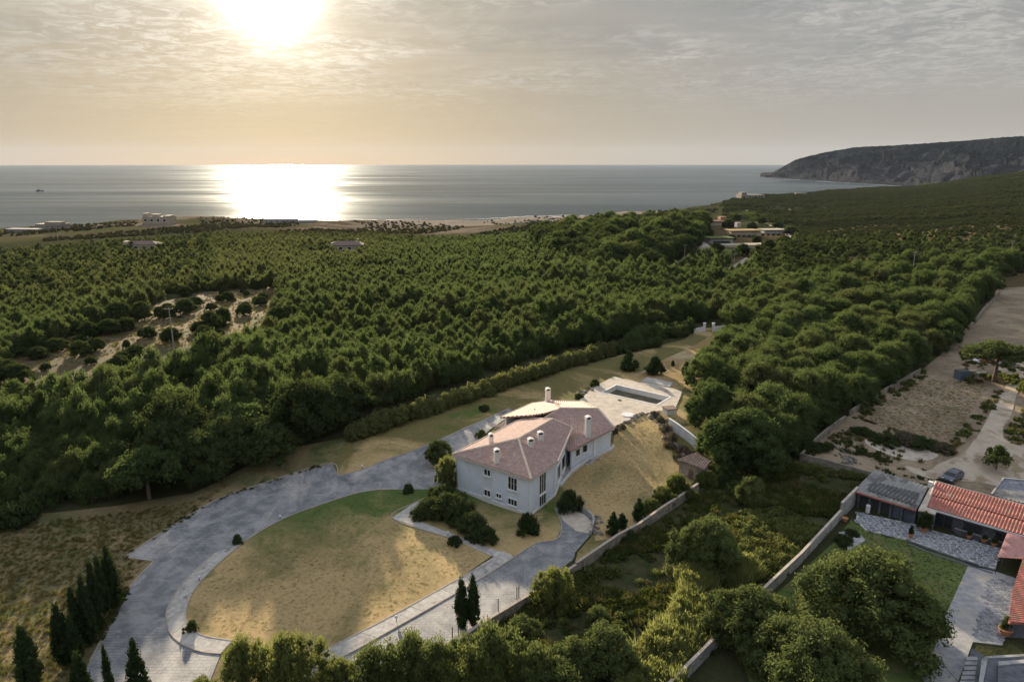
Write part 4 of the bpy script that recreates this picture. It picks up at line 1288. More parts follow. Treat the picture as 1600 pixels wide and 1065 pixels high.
def outbuilding_grey():
    TL, TR, BL, BR = U(1366.5, 734, 3.5), U(1450, 760.5, 3.5), U(1334.3, 767, 2.75), U(1432, 797, 2.75)
    b = Gd(1344, 802); org = tuple(b)
    o = empty('grey_shed', b, label='low shed with a grey corrugated roof and a dark patch on it', cat='shed')
    pl = Plane(TL, TR, BR)
    xy = lambda *p: [(q.x, q.y) for q in p]
    r = tiled('roof', xy(TL, TR, BR, BL), pl, grey_corr_m, o, org, pitch=.62, course=2.4, amp=.09, stepz=.03, thick=.08)
    # dark sheets lying on the lower right of the slope, and the pale left sheet
    q = [pl.hit(*z6(*c)) for c in ((655, 448), (935, 520), (905, 598), (608, 500))]
    sheet = tiled('roof_sheet', xy(*q), pl, darkstain_m, o, org, pitch=.62, course=2.4, amp=.09, thick=.05, lift=.10)
    sheet['label'] = 'dark sheet laid over the lower part of the grey roof'
    a, c = BL - b, BR - b
    d = (c - a).normalized(); nn = Vector((-d.y, d.x, 0)); ang = math.atan2(d.y, d.x); L = (c - a).length
    M = Matrix.Translation((a.x, a.y, 0)) @ Matrix.Rotation(ang, 4, 'Z')
    MB().prism([tuple((a - nn * .25).xy), tuple((c - nn * .25).xy), tuple((c + nn * .02).xy), tuple((a + nn * .02).xy)], a.z - .12, a.z + .12).build('eave_tile', red_m, o)
    # recessed front: back wall, piers, doors
    dep = (TL - BL).to_2d().length
    MB().box((L / 2, dep - .3, 1.3), (L - .3, .25, 3.9), M=M).build('wall', slate_m, o)
    for sx in (.15, L - .15): MB().box((sx, dep / 2 - .1, 1.0), (.25, dep - .6, 3.6), M=M).build('wall', slate_m, o)
    MB().box((L / 2, .95, .9), (L - .4, .15, 3.6), M=M).build('wall', slate_m, o)
    for k in range(6):
        MB().box((.8 + k * (L - 1.2) / 5, .55, .9), (.28, .6, 3.5), M=M).build('pier', slate_m, o)
    for k in range(5):
        cx = .8 + (k + .5) * (L - 1.2) / 5
        MB().box((cx, .84, .7), ((L - 1.2) / 5 - .5, .06, 2.5), M=M).build('door', blue_m if k in (3, 4) else metal_m, o)
    # party wall parapet
    q = [U(*z6(*c), 3.3) for c in ((1003, 470), (1035, 462), (978, 600), (1040, 628), (1030, 645), (925, 620))]
    q = [q[0], q[1], q[2], q[3], q[4], q[5]]
    lo = [(p.x - b.x, p.y - b.y) for p in (q[5], q[4], q[3], q[2], q[1], q[0])]
    cc = (sum(x for x, _ in lo) / 6, sum(y for _, y in lo) / 6)
    MB().prism([(cc[0] + (x - cc[0]) * .94, cc[1] + (y - cc[1]) * .94) for x, y in lo], -.6, 3.15 - b.z).build('party_wall', slate_m, o)
    MB().prism(lo, 3.16 - b.z, 3.36 - b.z).build('coping', conc_m, o)
    p = U(*z6(1000, 475), 3.3) - b
    MB().box((p.x, p.y, 3.7 - b.z), (.7, .7, 1.2), ang).build('chimney', white_m, o)


outbuilding_grey()


def outbuilding_red():
    TL, BL, BR = U(1462.5, 753, 3.7), U(1446.5, 792, 3.0), U(1575, 829.5, 3.0)
    TR = TL + (BR - BL) * 1.15; BR = BL + (BR - BL) * 1.25
    ML, MR = TL.lerp(BL, .55), TR.lerp(BR, .55)
    b = Gd(1463, 833); org = tuple(b)
    o = empty('red_roofed_house', b, label='long low house with a two-band red tiled roof and slate blue walls', cat='house')
    pl = Plane(TL, TR, BL); xy = lambda *p: [(q.x, q.y) for q in p]
    tiled('roof', xy(TL, TR, MR, ML), pl, red_m, o, org, pitch=.44, course=.55, amp=.075, lift=.08)
    tiled('roof', xy(ML.lerp(TL, -.02), MR.lerp(TR, -.02), BR, BL), pl, red_m, o, org, pitch=.44, course=.55, amp=.075)
    for A, B in ((TL, TR), (TL, BL)):
        mb = MB(); roll(mb, A + Vector((0, 0, .1)), B + Vector((0, 0, .1)), .17, org); mb.build('ridge_cap', ridge_m, o)
    a, c = BL - b, BR - b
    d = (c - a).normalized(); nn = Vector((-d.y, d.x, 0)); ang = math.atan2(d.y, d.x); L = (c - a).length
    M = Matrix.Translation((a.x, a.y, 0)) @ Matrix.Rotation(ang, 4, 'Z')
    dep = (TL - BL).to_2d().length
    MB().prism([tuple((a - nn * .18).xy), tuple((c - nn * .18).xy), tuple((c - nn * .02).xy), tuple((a - nn * .02).xy)], a.z - .2, a.z + .05).build('gutter', white_m, o)
    MB().box((L / 2, .9, .6), (L - .3, .25, 4.2), M=M).build('wall', slate_m, o)
    MB().box((L / 2, dep - .2, .8), (L - .3, .25, 4.6), M=M).build('wall', slate_m, o)
    MB().box((.2, dep / 2 + .3, .8), (.25, dep - 1, 4.2), M=M).build('wall', slate_m, o)
    for x, w, z0, h in ((2.6, 2.4, .1, 2.2), (6.4, 2.5, .9, 1.2), (10.2, 1.8, .9, 1.2), (12.8, 1.6, .9, 1.2)):
        if x + w / 2 > L: continue
        f = MB().box((x, .74, z0 + h / 2), (w, .08, h), M=M).build('window' if z0 > .5 else 'door', metal_m, o)
        for s in (-.25, .25): MB().box((x + s * w, .69, z0 + h / 2), (w * .42, .03, h - .25), M=M).build('pane', glass_m, f)
    MB().box((L / 2 + 1.8, .1, .45), (L - 5, .12, .9), M=M).build('low_wall', slate_m, o)
    MB().box((L / 2 + 1.8, .1, .93), (L - 4.9, .22, .07), M=M).build('coping', wallgrey_m, o)
    # tv aerial on the roof
    q = pl.hit(*z6(1105, 548)) - b
    f = MB().tube(q, q + Vector((0, 0, .9)), .03).tube(q + Vector((-.4, 0, .7)), q + Vector((.4, 0, .7)), .03).tube(q + Vector((-.25, .1, .85)), q + Vector((.3, -.1, .85)), .03).build('aerial', white_m, o)
    # lean-to canopy
    C = [U(1574, 831.5, 2.9), U(1650, 833, 2.9), U(1650, 876, 2.55), U(1558.7, 869.5, 2.55)]
    p2 = Plane(C[0], C[1], C[3])
    can = tiled('canopy', xy(*C), p2, pink_m, o, org, pitch=.3, course=2.0, amp=.03, thick=.05)
    can['label'] = 'pale pink corrugated canopy on thin posts'
    for px, py in ((1560, 871), (1567, 869)):
        e = U(px, py, 2.5) - b; MB().tube((e.x, e.y, -.3), (e.x, e.y, 2.5 - b.z), .06).build('canopy_post', metal_m, o)


outbuilding_red()


def outbuilding_side():
    q = [U(1598, 872, 2.8), U(1660, 872, 2.8), U(1660, 973, 2.8), U(1575, 973, 2.4), U(1582.5, 920, 2.4)]
    b = Gd(1590, 985); org = tuple(b)
    o = empty('side_house', b, label='red roofed house wing cut by the picture edge above the large pot', cat='house')
    pl = Plane(q[0], q[2], q[3])
    tiled('roof', [(p.x, p.y) for p in (q[0], q[1], q[2], q[3], q[4])], pl, red_m, o, org, pitch=.44, course=.55, amp=.075)
    c = sum(q, Vector()) / 5; w = [c.lerp(p, .92) - b for p in q]
    MB().prism([(p.x, p.y) for p in w], -.5, [pl.z(p.x + b.x, p.y + b.y) - b.z - .2 for p in w]).build('wall', slate_m, o)


outbuilding_side()


def outbuilding_flat():
    q = [U(1567.6, 748, 3.3), U(1650, 757, 3.3), U(1650, 800, 3.3), U(1549, 773, 3.3)]
    b = Gd(1560, 775); org = tuple(b)
    o = empty('flat_shed', b, label='flat topped blue-grey shed behind the red tiled roof', cat='shed')
    pl = Plane(q[0], q[1], q[3]); xy = lambda *p: [(a.x, a.y) for a in p]
    m1, m2 = q[0].lerp(q[3], .62), q[1].lerp(q[2], .55)
    tiled('roof_panel', xy(m1, m2, q[2], q[3]), pl, grey_corr_m, o, org, pitch=.42, course=3, amp=.06, thick=.06)
    tiled('roof_panel', xy(q[0], q[1], m2, m1), pl, flag_m, o, org, pitch=1.2, course=3, amp=.01, thick=.06, lift=.03)
    c = sum(q, Vector()) / 4; w = [c.lerp(p, .96) - b for p in q]
    MB().prism([(p.x, p.y) for p in w], -.5, 3.15 - b.z).build('wall', slate_m, o)
    for A, B in ((q[0], q[3]), (q[0], q[1])):
        a2, b2 = A - b, B - b; dd = (b2 - a2).normalized(); nn = Vector((-dd.y, dd.x, 0)) * .12
        MB().prism([tuple((a2 + nn).xy), tuple((a2 - nn).xy), tuple((b2 - nn).xy), tuple((b2 + nn).xy)], a2.z - .1, a2.z + .28).build('parapet', wallgrey_m, o)


outbuilding_flat()


def outbuilding_bottom():
    """dark stepped building at the lower right corner"""
    b = Gd(1530, 1010)
    o = empty('dark_house', b, label='dark slate house with stepped walls at the bottom corner', cat='house')
    L = lambda x, y, z: (U(*z7(x, y), z) - b)
    def block(pts, z, name, mat):
        q = [L(x, y, z) for x, y in pts]
        MB().prism([(p.x, p.y) for p in q], -1.0, z - b.z).build(name, mat, o)
    block([(1275, 845), (1370, 905), (1340, 1100), (1195, 1100)], 1.2, 'stair_wall', slate_m)
    block([(1365, 900), (1700, 880), (1700, 1300), (1330, 1300)], 2.4, 'wall', slate_m)
    block([(1440, 935), (1700, 915), (1700, 1300), (1430, 1300)], 3.0, 'upper_wall', slate_m)
    for pts, z in (([(1362, 897), (1700, 877), (1700, 890), (1366, 912)], 2.5), ([(1335, 920), (1362, 897), (1375, 905), (1335, 1120), (1310, 1120)], 2.52), ([(1440, 930), (1700, 910), (1700, 930), (1440, 955)], 3.12)):
        q = [L(x, y, z) for x, y in pts]; MB().prism([(p.x, p.y) for p in q], z - b.z - .25, z - b.z).build('coping', wallgrey_m, o)
    for k in range(6):
        block([(1240 - k * 8, 900 + k * 30), (1310 - k * 4, 900 + k * 30), (1310 - k * 4, 922 + k * 30), (1240 - k * 8, 922 + k * 30)], 1.45 - k * .1 if False else 1.25 + .03 * (k % 2), 'step', wallgrey_m)


outbuilding_bottom()

# patio and paved walk
patio_px = [z6(548, 640), z6(900, 712), z6(1040, 760), z6(1430, 862), z6(1405, 985), z6(1360, 985), z6(860, 808), z6(600, 748), z6(540, 690)]
drape('patio', patio_px, mortar_m, .28, skirt=.4)
po = empty('patio', (0, 0, 0)); tag(po, kind='structure')
flagstones('flagstone', [tuple(Gd(*p).to_2d()) for p in patio_px], .78, po, flag_m, .20, .31, lambda x, y: Hz(x, y), 3)
walk_px = [(1512.5, 884), (1555, 893), (1592, 905), (1590, 940), (1575, 972), (1566, 1008), (1520, 1003), (1497, 1065), (1457.5, 1020), (1477, 962)]
drape('walk', walk_px, walk_m, .10)
wo = empty('walk', (0, 0, 0)); tag(wo, kind='structure')
flagstones('flagstone', [tuple(Gd(*p).to_2d()) for p in [(1543, 900), (1590, 915), (1575, 972), (1566, 1005), (1522, 1000)]], .7, wo, flag_m, .05, .125, lambda x, y: Hz(x, y), 5)
drape('walk', [(1428, 1037), (1455, 1019), (1497, 1066), (1512, 1110), (1470, 1110)], walk_m, .08)
mb = MB()
ribbon(mb, [tuple(Gd(*z6(*p)).to_2d()) for p in ((860, 814), (1050, 884), (1385, 992))], .35, .30)
ribbon(mb, [tuple(Gd(*z6(*p)).to_2d()) for p in ((870, 832), (1045, 902), (1385, 1010))], .3, .15)
tag(mb.build('garden_step', slate_m), 'two long dark steps between the flagstone patio and the garden lawn', 'steps')
drape('patio', [(1310, 834), (1328, 831), (1345, 839), (1352, 846), (1325, 862)], wallgrey_m, .35, skirt=.4)


def potted(px, py, r, h, plant, label):
    p = Gd(px, py); o = empty('potted_plant', p + Vector((0, 0, .28)), label=label, cat='plant')
    MB().lathe((0, 0, 0), [(r * .62, 0), (r * .95, h * .9), (r, h), (r * .85, h), (r * .8, h * .85)], 16).build('pot', terra_m, o)
    return o


POTS = [potted(1442, 832, .72, .75, 1, 'large terracotta pot with a small bushy tree beside the party wall'),
        potted(1319.5, 816, .5, .6, 0, 'round orange pot at the end of the grey garden wall'),
        potted(1422, 842, .4, .5, 1, 'small pot with a dark upright plant on the patio edge'),
        potted(1569, 993, .8, .8, 1, 'wide pale pot with a spiky plant on the paved walk'),
        potted(1513, 843, .42, .5, 0, 'small pot with red leaves against the slate wall, nearest the big potted tree'),
        potted(1537, 849, .5, .6, 1, 'middle small pot against the slate wall'),
        potted(1552, 855, .45, .5, 0, 'last small pot against the slate wall beside the canopy')]
# leaning white chair-like panel on the patio
p = Gd(1355, 803)
o = empty('water_heater', p + Vector((0, 0, .3)), label='white upright cylinder standing on the patio by the grey shed', cat='tank')
MB().lathe((0, 0, 0), [(.3, 0), (.34, .08), (.34, 1.3), (.22, 1.42)], 14).build('tank_body', white_m, o, smooth=False)
MB().tube((0, 0, 1.4), (0, 0, 1.6), .05).build('pipe', metal_m, o)


# parked car
def car(px, py, rz, label, s=1.0, simple=False):
    p = Gd(px, py); o = empty('parked_car', p + Vector((0, 0, .1)), rz, label=label, cat='car')
    L, W = 4.0 * s, 1.75 * s
    # side profile (x forward)
    prof = [(-2.0, .35), (-2.02, .75), (-1.92, .98), (-1.55, 1.42), (-.9, 1.52), (-.1, 1.50), (.45, 1.38), (1.05, .98), (1.7, .86), (1.98, .68), (2.0, .35)]
    bm = bmesh.new(); rows = []
    for yy, k in ((-.875, 0), (-.83, 1), (0, 1.02), (.83, 1), (.875, 0)):
        row = []
        for x, z in prof:
            zz = z
            ys = yy
            if z > 1.0: ys = yy * .80
            if k == 0 and z > .9: zz = min(z, .9) + (z - .9) * .9
            row.append(bm.verts.new((x * s, ys * s, zz * s)))
        rows.append(row)
    for a, b2 in zip(rows, rows[1:]):
        for i in range(len(prof) - 1): bm.faces.new((a[i], b2[i], b2[i + 1], a[i + 1]))
    bm.faces.new([r for r in rows[0]][::-1]); bm.faces.new(rows[-1])
    for r in (rows,):
        bm.faces.new([q[0] for q in r]); bm.faces.new([q[-1] for q in r][::-1])
    bmesh.ops.recalc_face_normals(bm, faces=bm.faces[:])
    me = bpy.data.meshes.new('body'); bm.to_mesh(me); bm.free()
    body = link('body', me, o, paint_m)
    mb = MB(); mb.add([(.52 * s, -.63 * s, 1.36 * s), (.52 * s, .63 * s, 1.36 * s), (1.08 * s, .74 * s, 1.0 * s), (1.08 * s, -.74 * s, 1.0 * s)], [(0, 3, 2, 1)])
    mb.box((.80 * s, 0, 1.19 * s), (.02, .01, .01)); mb.build('windscreen', glass_m, o)
    MB().add([(-1.93 * s, -.6 * s, 1.05 * s), (-1.93 * s, .6 * s, 1.05 * s), (-1.6 * s, .56 * s, 1.42 * s), (-1.6 * s, -.56 * s, 1.42 * s)], [(0, 3, 2, 1)]).build('rear_window', glass_m, o)
    for sy in (-1, 1):
        for x0, x1 in ((-1.4, -.45), (-.38, .5)):
            y = sy * (.70 + .06) * s
            MB().prism([((x0) * s, y - .015), (x1 * s, y - .015), (x1 * s, y + .015), (x0 * s, y + .015)], 1.03 * s, [1.36 * s] * 4).build('side_window', glass_m, o)
        for x in (-1.25, 1.25):
            mb = MB().tube((x * s, sy * .70 * s, .32 * s), (x * s, sy * .90 * s, .32 * s), .33 * s, n=16); w = mb.build('wheel', tyre_m, o)
            MB().tube((x * s, sy * .885 * s, .32 * s), (x * s, sy * .91 * s, .32 * s), .19 * s, n=10).build('rim', kerb_m, w)
        MB().box((1.93 * s, sy * .62 * s, .70 * s), (.12 * s, .34 * s, .16 * s)).build('headlight', lamp_m, o)
        MB().box((.62 * s, sy * .95 * s, 1.0 * s), (.16 * s, .2 * s, .12 * s)).build('wing_mirror', paint_m, o)
    MB().box((2.0 * s, 0, .45 * s), (.08, 1.5 * s, .2)).build('bumper', metal_m, o)
    return o


car(1487, 750, math.radians(215), 'small dark grey hatchback car parked on the pale dirt yard', 1.16)
car(1571, 572, math.radians(170), 'small pale car parked behind the umbrella pine', .95)
p = Gd(1503, 592)
o = empty('storage_container', p, .1, 'blue-grey box shaped container at the top of the brown field', 'container')
MB().box((0, 0, 1.1), (3.0, 2.3, 2.2)).build('container_body', blue_m, o)
for k in range(8): MB().box((-1.3 + k * .37, -1.17, 1.1), (.1, .06, 2.0)).build('container_rib', blue_m, o)
MB().box((0, 0, 2.23), (3.1, 2.4, .08)).build('container_lid', metal_m, o)
for i, (px, py, w, lab) in enumerate([(1520, 583, 2.8, 'pale crate near the container, closest to it'), (1533, 586, 3.2, 'long pale pile of boards under the umbrella pine'), (1540, 565, 3.4, 'reddish stack of boards behind the umbrella pine'), (1525, 566, 2.4, 'white low box behind the brown field')]):
    p = Gd(px, py); o = empty('board_pile', p, .2 * i, lab, 'boards')
    for k in range(4): MB().box((.1 * (k % 2), .05 * k, .1 + .2 * k), (w, 1.2, .17), .05 * k).build('board', [conc_m, path_m, red_m, white_m][i], o)


# rubble heap in the yard and rocks by the terrace (each stone its own part)
def rocks(name, spots, label, cat='rocks', seed=0, rmin=.3, rmax=.8, mat=None):
    rr = random.Random(seed)
    c = Gd(*spots[0]); o = empty(name, c, label=label, cat=cat)
    protos = []
    for k in range(5):
        mb = MB().blob((0, 0, 0), (1, .8, .6), seed=seed + k, n=7, rough=.3); me = mb.mesh('stone'); me.materials.append(mat or rock_m); protos.append(me)
    n = 0
    for i in range(len(spots) - 1):
        a, b = Gd(*spots[i]), Gd(*spots[i + 1]); k = max(1, int((b - a).length / (rmax * .75)))
        for j in range(k):
            p = a.lerp(b, j / k) + Vector((rr.uniform(-.8, .8), rr.uniform(-.8, .8), 0))
            s = bpy.data.objects.new('stone', protos[n % 5]); COL.objects.link(s); s.parent = o
            r = rr.uniform(rmin, rmax)
            s.location = (p.x - c.x, p.y - c.y, Hz(p.x, p.y) - c.z + r * .25); s.scale = (r, r, r); s.rotation_euler = (rr.uniform(-.3, .3), rr.uniform(-.3, .3), rr.uniform(0, 6))
            n += 1


rocks('rock_border', [(958, 672), (975, 663), (990, 657), (1005, 649), (1015, 650), (1025, 652)], 'dark rocks holding up the near edge of the pool terrace', seed=1, rmax=.9)
rocks('rock_border', [(1016, 654), (1030, 652), (1038, 660), (1036, 668)], 'jumble of dark rocks under the pump house', seed=5, rmax=1.0)
rocks('rock_garden', [(1036, 672), (1042, 684), (1050, 694), (1062, 702), (1070, 710), (1058, 716)], 'rock garden heap along the white wall', seed=9, rmax=.9)
rocks('rock_border', [(903, 621), (912, 613), (920, 611), (928, 606)], 'short row of rocks at the far left corner of the pool terrace', seed=13, rmax=.7)
rocks('rubble_heap', [(1305, 700), (1325, 705), (1312, 715), (1335, 715), (1318, 722), (1345, 725)], 'scattered pale rubble beside the sand pad', 'rubble', seed=17, rmax=.6)
rocks('rock_border', [(926, 806), (932, 815), (934, 828), (930, 838)], 'loose stones along the outer side of the ramp wall', seed=21, rmax=.5, mat=rock_m)
# hoops of white pipe by the sand pad
for i, (px, py, lab) in enumerate([(1415, 686, 'white curved pipe hoop at the back of the sand pad, farthest from the track'), (1427, 690, 'middle white curved pipe hoop behind the sand pad'), (1438, 694, 'white curved pipe hoop behind the sand pad, closest to the track')]):
    p = Gd(px, py); o = empty('pipe_hoop', p, .4, lab, 'pipe')
    mb = MB()
    for k in range(8):
        t0, t1 = math.pi * k / 8, math.pi * (k + 1) / 8
        mb.tube((.9 * math.cos(t0), 0, .1 + .8 * math.sin(t0)), (.9 * math.cos(t1), 0, .1 + .8 * math.sin(t1)), .07)
    mb.build('hoop', white_m, o)
    MB().box((.9, 0, .05), (.3, .3, .1)).build('foot', conc_m, o)


# utility poles and wires
def upole(px, py, h, label, arms=2, base=None):
    p = base or Gd(px, py)
    o = empty('utility_pole', p, label=label, cat='pole')
    MB().tube((0, 0, -1), (0, 0, h), .20, .13, 8).build('shaft', pole_m, o)
    for k in range(arms):
        z = h - .4 - k * 1.0
        MB().box((0, 0, z), (2.2, .14, .14), .3).build('crossarm', pole_m, o)
        for s in (-1, 0, 1):
            q = Matrix.Rotation(.3, 3, 'Z') @ Vector((s * .95, 0, 0)); MB().lathe((q.x, q.y, z + .07), [(.06, 0), (.09, .1), (.05, .25)], 8).build('insulator', lamp_m, o)
    return p, h


P1 = upole(1424, 436, 12.5, 'tall pale utility pole standing among the trees of the grove')
P2 = upole(1576, 416, 12.5, 'utility pole near the right edge behind the upper field')
P3 = upole(272.5, 549, 13.0, 'tall utility pole beside the dry clearing in the pine forest', 1)
P4 = upole(91, 378, 12.0, 'distant pole at the coastal edge of the forest', 1)
P5 = upole(1069, 408, 9.0, 'slim pole beside the sloping road below the modern estate', 1)
P6 = upole(1146, 424, 9.0, 'slim pole in the scrub in front of the modern estate', 1)


def wires(A, B, label, n=3):
    (a, ha), (b, hb) = A, B
    o = empty('power_line', a, label=label, cat='cable')
    for k in range(n):
        off = Vector(((k - 1) * .9, (k - 1) * .3, 0)); mb = MB(); prev = None
        for j in range(25):
            t = j / 24; p = (a + Vector((0, 0, ha - .2))).lerp(b + Vector((0, 0, hb - .2)), t) + off - a; p.z -= 4 * t * (1 - t) * (a - b).length * .025
            if prev is not None: mb.tube(prev, p, .018, n=4)
            prev = p
        mb.build('wire', metal_m, o)


wires(P1, P2, 'thin wires strung between the two poles beyond the grove')
wires(P3, (Gd(610, 466), 10.0), 'thin wires running from the pole by the clearing across the pine forest', 2)


# ------------------------------------------------------------------ far buildings
def farhouse(name, px, py, w, d, h, rz, label, roof='flat', cat='house', wm=None, rm=None, win=3, extra=None, floors=1):
    b = Gd(px, py); o = empty(name, b, rz, label, cat); wm = wm or fort_m; rm = rm or farroof_m
    MB().box((0, 0, h / 2 - 1), (w, d, h + 2)).build('wall', wm, o)
    if roof == 'hip':
        e = .6; mb = MB(); hw, hd = w / 2 + e, d / 2 + e; rl = max(w / 2 - d / 2, .2); rh = d * .22
        mb.add([(-hw, -hd, h), (hw, -hd, h), (hw, hd, h), (-hw, hd, h), (-rl, 0, h + rh), (rl, 0, h + rh)], [(0, 3, 2, 1), (0, 1, 5, 4), (2, 3, 4, 5), (1, 2, 5), (3, 0, 4)]); mb.build('roof', rm, o)
    else:
        MB().box((0, 0, h + .2), (w + .6, d + .6, .4)).build('roof', rm, o)
    for fl in range(floors):
        for k in range(win):
            x = -w / 2 + w * (k + .5) / win
            f = MB().box((x, -d / 2 - .03, h * (fl + .55) / floors), (w / win * .5, .12, h / floors * .45)).build('window', trim_m, o)
            MB().box((x, -d / 2 - .08, h * (fl + .55) / floors), (w / win * .42, .08, h / floors * .37)).build('pane', glass_m, f)
    for (x, y, z, ww, dd, hh, nm, mt) in (extra or []):
        MB().box((x, y, z), (ww, dd, hh)).build(nm, mt, o)
    return o


farhouse('cliff_fort', 250, 349, 36, 20, 9, -.12, 'pale block-like ruin standing on the shore above the sea', wm=fort_m, rm=fort_m, win=4, cat='building',
         extra=[(-16, -2, 11, 4, 12, 5, 'tower', fort_m), (-4, 0, 11, 12, 8, 2.5, 'upper_storey', fort_m), (14, 0, 10, 8, 14, 1.5, 'parapet', fort_m)])
farhouse('beach_building', 83, 357, 32, 16, 5.5, -.1, 'brown two-level building on the shore at the far left', wm=stone_m, rm=fort_m, win=5, cat='building', extra=[(4, 0, 7, 20, 10, 2.4, 'upper_storey', stone_m)])
farhouse('beach_building', 40, 362, 40, 12, 3.2, -.1, 'long low pale building at the far left shore', wm=stone_m, rm=wallgrey_m, win=6, cat='building')
farhouse('beach_building', 440, 348, 42, 16, 5, .05, 'wide low grey building silhouetted against the sun glitter', wm=wallgrey_m, rm=wallgrey_m, win=6, cat='building', extra=[(32, 0, 2, 26, 14, 3.5, 'side_wing', wallgrey_m)])
farhouse('forest_house', 541, 392, 26, 12, 5, .1, 'house with a long terracotta roof half hidden in the forest', 'hip', wm=fort_m, rm=oldtile_m, win=4, extra=[(9, 2, 7.5, 1.6, 1.6, 3, 'chimney', fort_m), (-14, -5, 1.5, 8, 6, 3, 'side_wing', fort_m)])
farhouse('forest_house', 225, 391, 24, 10, 5, .05, 'pale house with a faded roof deep in the left forest', 'hip', wm=fort_m, rm=oldtile_m, win=4, extra=[(-12, 0, 4, 3, 6, 6, 'tower', fort_m)])
farhouse('forest_house', 984, 376, 12, 8, 4, .1, 'small pale house in a lawn gap on the wooded knoll', 'hip', wm=white_m, rm=wallgrey_m, win=2)
farhouse('headland_fort', 1172, 311, 58, 30, 10, .1, 'dark square fort on the cliff edge beside the bay', wm=stone_m, rm=stone_m, win=4, cat='fort', extra=[(-20, 0, 13, 12, 20, 6, 'tower', stone_m)])
farhouse('hill_building', 1251, 305, 30, 12, 6, 0, 'lone low building on the far shore of the bay', wm=stone_m, rm=stone_m, win=3, cat='building')
for i, (px, py, lab) in enumerate([(810, 350, 'flat dark rock on the beach, nearest the wooded point'), (833, 346, 'dark rock lying at the tide line'), (862, 343, 'pale rock outcrop behind the beach')]):
    p = Gd(px, py); tag(MB().blob(p, (9, 4, 2.5), seed=i + 40, n=9, rough=.3).build('beach_rock', rock_m), lab, 'rock')


def estate():
    b = Gd(1165, 392)
    o = empty('modern_estate', b, .12, 'modern flat roofed estate with terraces and planted roofs on the knoll', 'house')
    def bx(px, py, z, w, d, h, name, mat, rz=0, par=None):
        q = Gd(px, py) - b; q = Matrix.Rotation(-.12, 3, 'Z') @ q
        return MB().box((q.x, q.y, q.z + z + h / 2), (w * .72, d, h * .85), rz).build(name, mat, par or o)
    f = bx(1122, 380, 0, 22, 10, 3.6, 'wall', wallgrey_m)
    bx(1127, 383.5, .6, 15, .5, 2.4, 'window', glass_m)
    bx(1122, 380, 3.6, 24, 12, .5, 'planted_roof', yardgreen_m)
    bx(1165, 386, -1, 50, 10, 3.2, 'retaining_wall', fort_m)
    bx(1160, 368, 0, 34, 12, 4.2, 'wall', fort_m)
    bx(1160, 368, 4.2, 36, 14, .5, 'planted_roof', dry_m)
    bx(1152, 362, 3.5, 5, 5, 4.5, 'tower', wallgrey_m)
    bx(1205, 365, 0, 26, 12, 3.5, 'wall', wallgrey_m)
    bx(1205, 365, 3.5, 28, 14, .4, 'flat_roof', fort_m)
    for k in range(5): bx(1146 + k * 8, 373, 1, 3.5, .5, 2.2, 'window', glass_m)
    for k in range(4): bx(1192 + k * 8, 370, .8, 3.2, .5, 2, 'window', glass_m)
    bx(1112, 352, 0, 26, 12, 4, 'wall', fort_m)
    bx(1112, 352, 4, 28, 14, 1, 'tiled_roof', farroof_m)
    bx(1128, 346, 2, 10, 8, 4, 'tiled_roof', farroof_m)


estate()
drape('road', smooth([(1036, 424), (1046, 416), (1060, 408), (1078, 396), (1087, 388), (1084, 378), (1090, 374), (1104, 380), (1110, 388), (1098, 396), (1080, 403), (1062, 413), (1050, 422)], 3, True), kerb_m, .15, step=5, skirt=0)
drape('road', [(1130, 424), (1150, 412), (1166, 402), (1172, 405), (1156, 417), (1136, 429)], kerb_m, .15, step=5, skirt=0)
drape('estate_lawn', [(1108, 392), (1125, 388), (1168, 394), (1162, 400), (1120, 400)], yardgreen_m, .25, step=5, skirt=0)
drape('estate_lawn', [(972, 380), (1000, 376), (1006, 384), (978, 388)], yardgreen_m, .25, step=5, skirt=0)


def boat():
    p = U(62, 299, SEA_Z)
    o = empty('fishing_boat', p, .3, 'tiny lone boat on the open sea at the far left', 'boat')
    mb = MB(); n = 10; hull = [(-10, -2.6), (4, -3), (11, 0), (4, 3), (-10, 2.6)]
    mb.prism(hull, -1, [2.2, 2.4, 3.8, 2.4, 2.2]); mb.build('hull', slate_m, o)
    MB().box((-4, 0, 4), (6, 4, 3.6)).build('wheelhouse', stone_m, o)
    MB().tube((0, 0, 2), (0, 0, 12), .35).tube((0, 0, 4), (7, 0, 8), .3).build('mast', slate_m, o)


boat()

# dirt tracks on the far side of the bay
for i, (pts, w) in enumerate([([(1252, 318), (1232, 322), (1236, 328), (1246, 335), (1238, 341)], 7), ([(1368, 312), (1376, 307), (1384, 302)], 8), ([(1200, 324), (1225, 322), (1260, 322), (1300, 318)], 9), ([(1205, 352), (1222, 360), (1236, 372)], 6)]):
    W = smooth([tuple(Gd(*p).to_2d()) for p in pts], 5)
    tag(ribbon(MB(), W, w, .5).build('track', dirt_m), kind='structure')
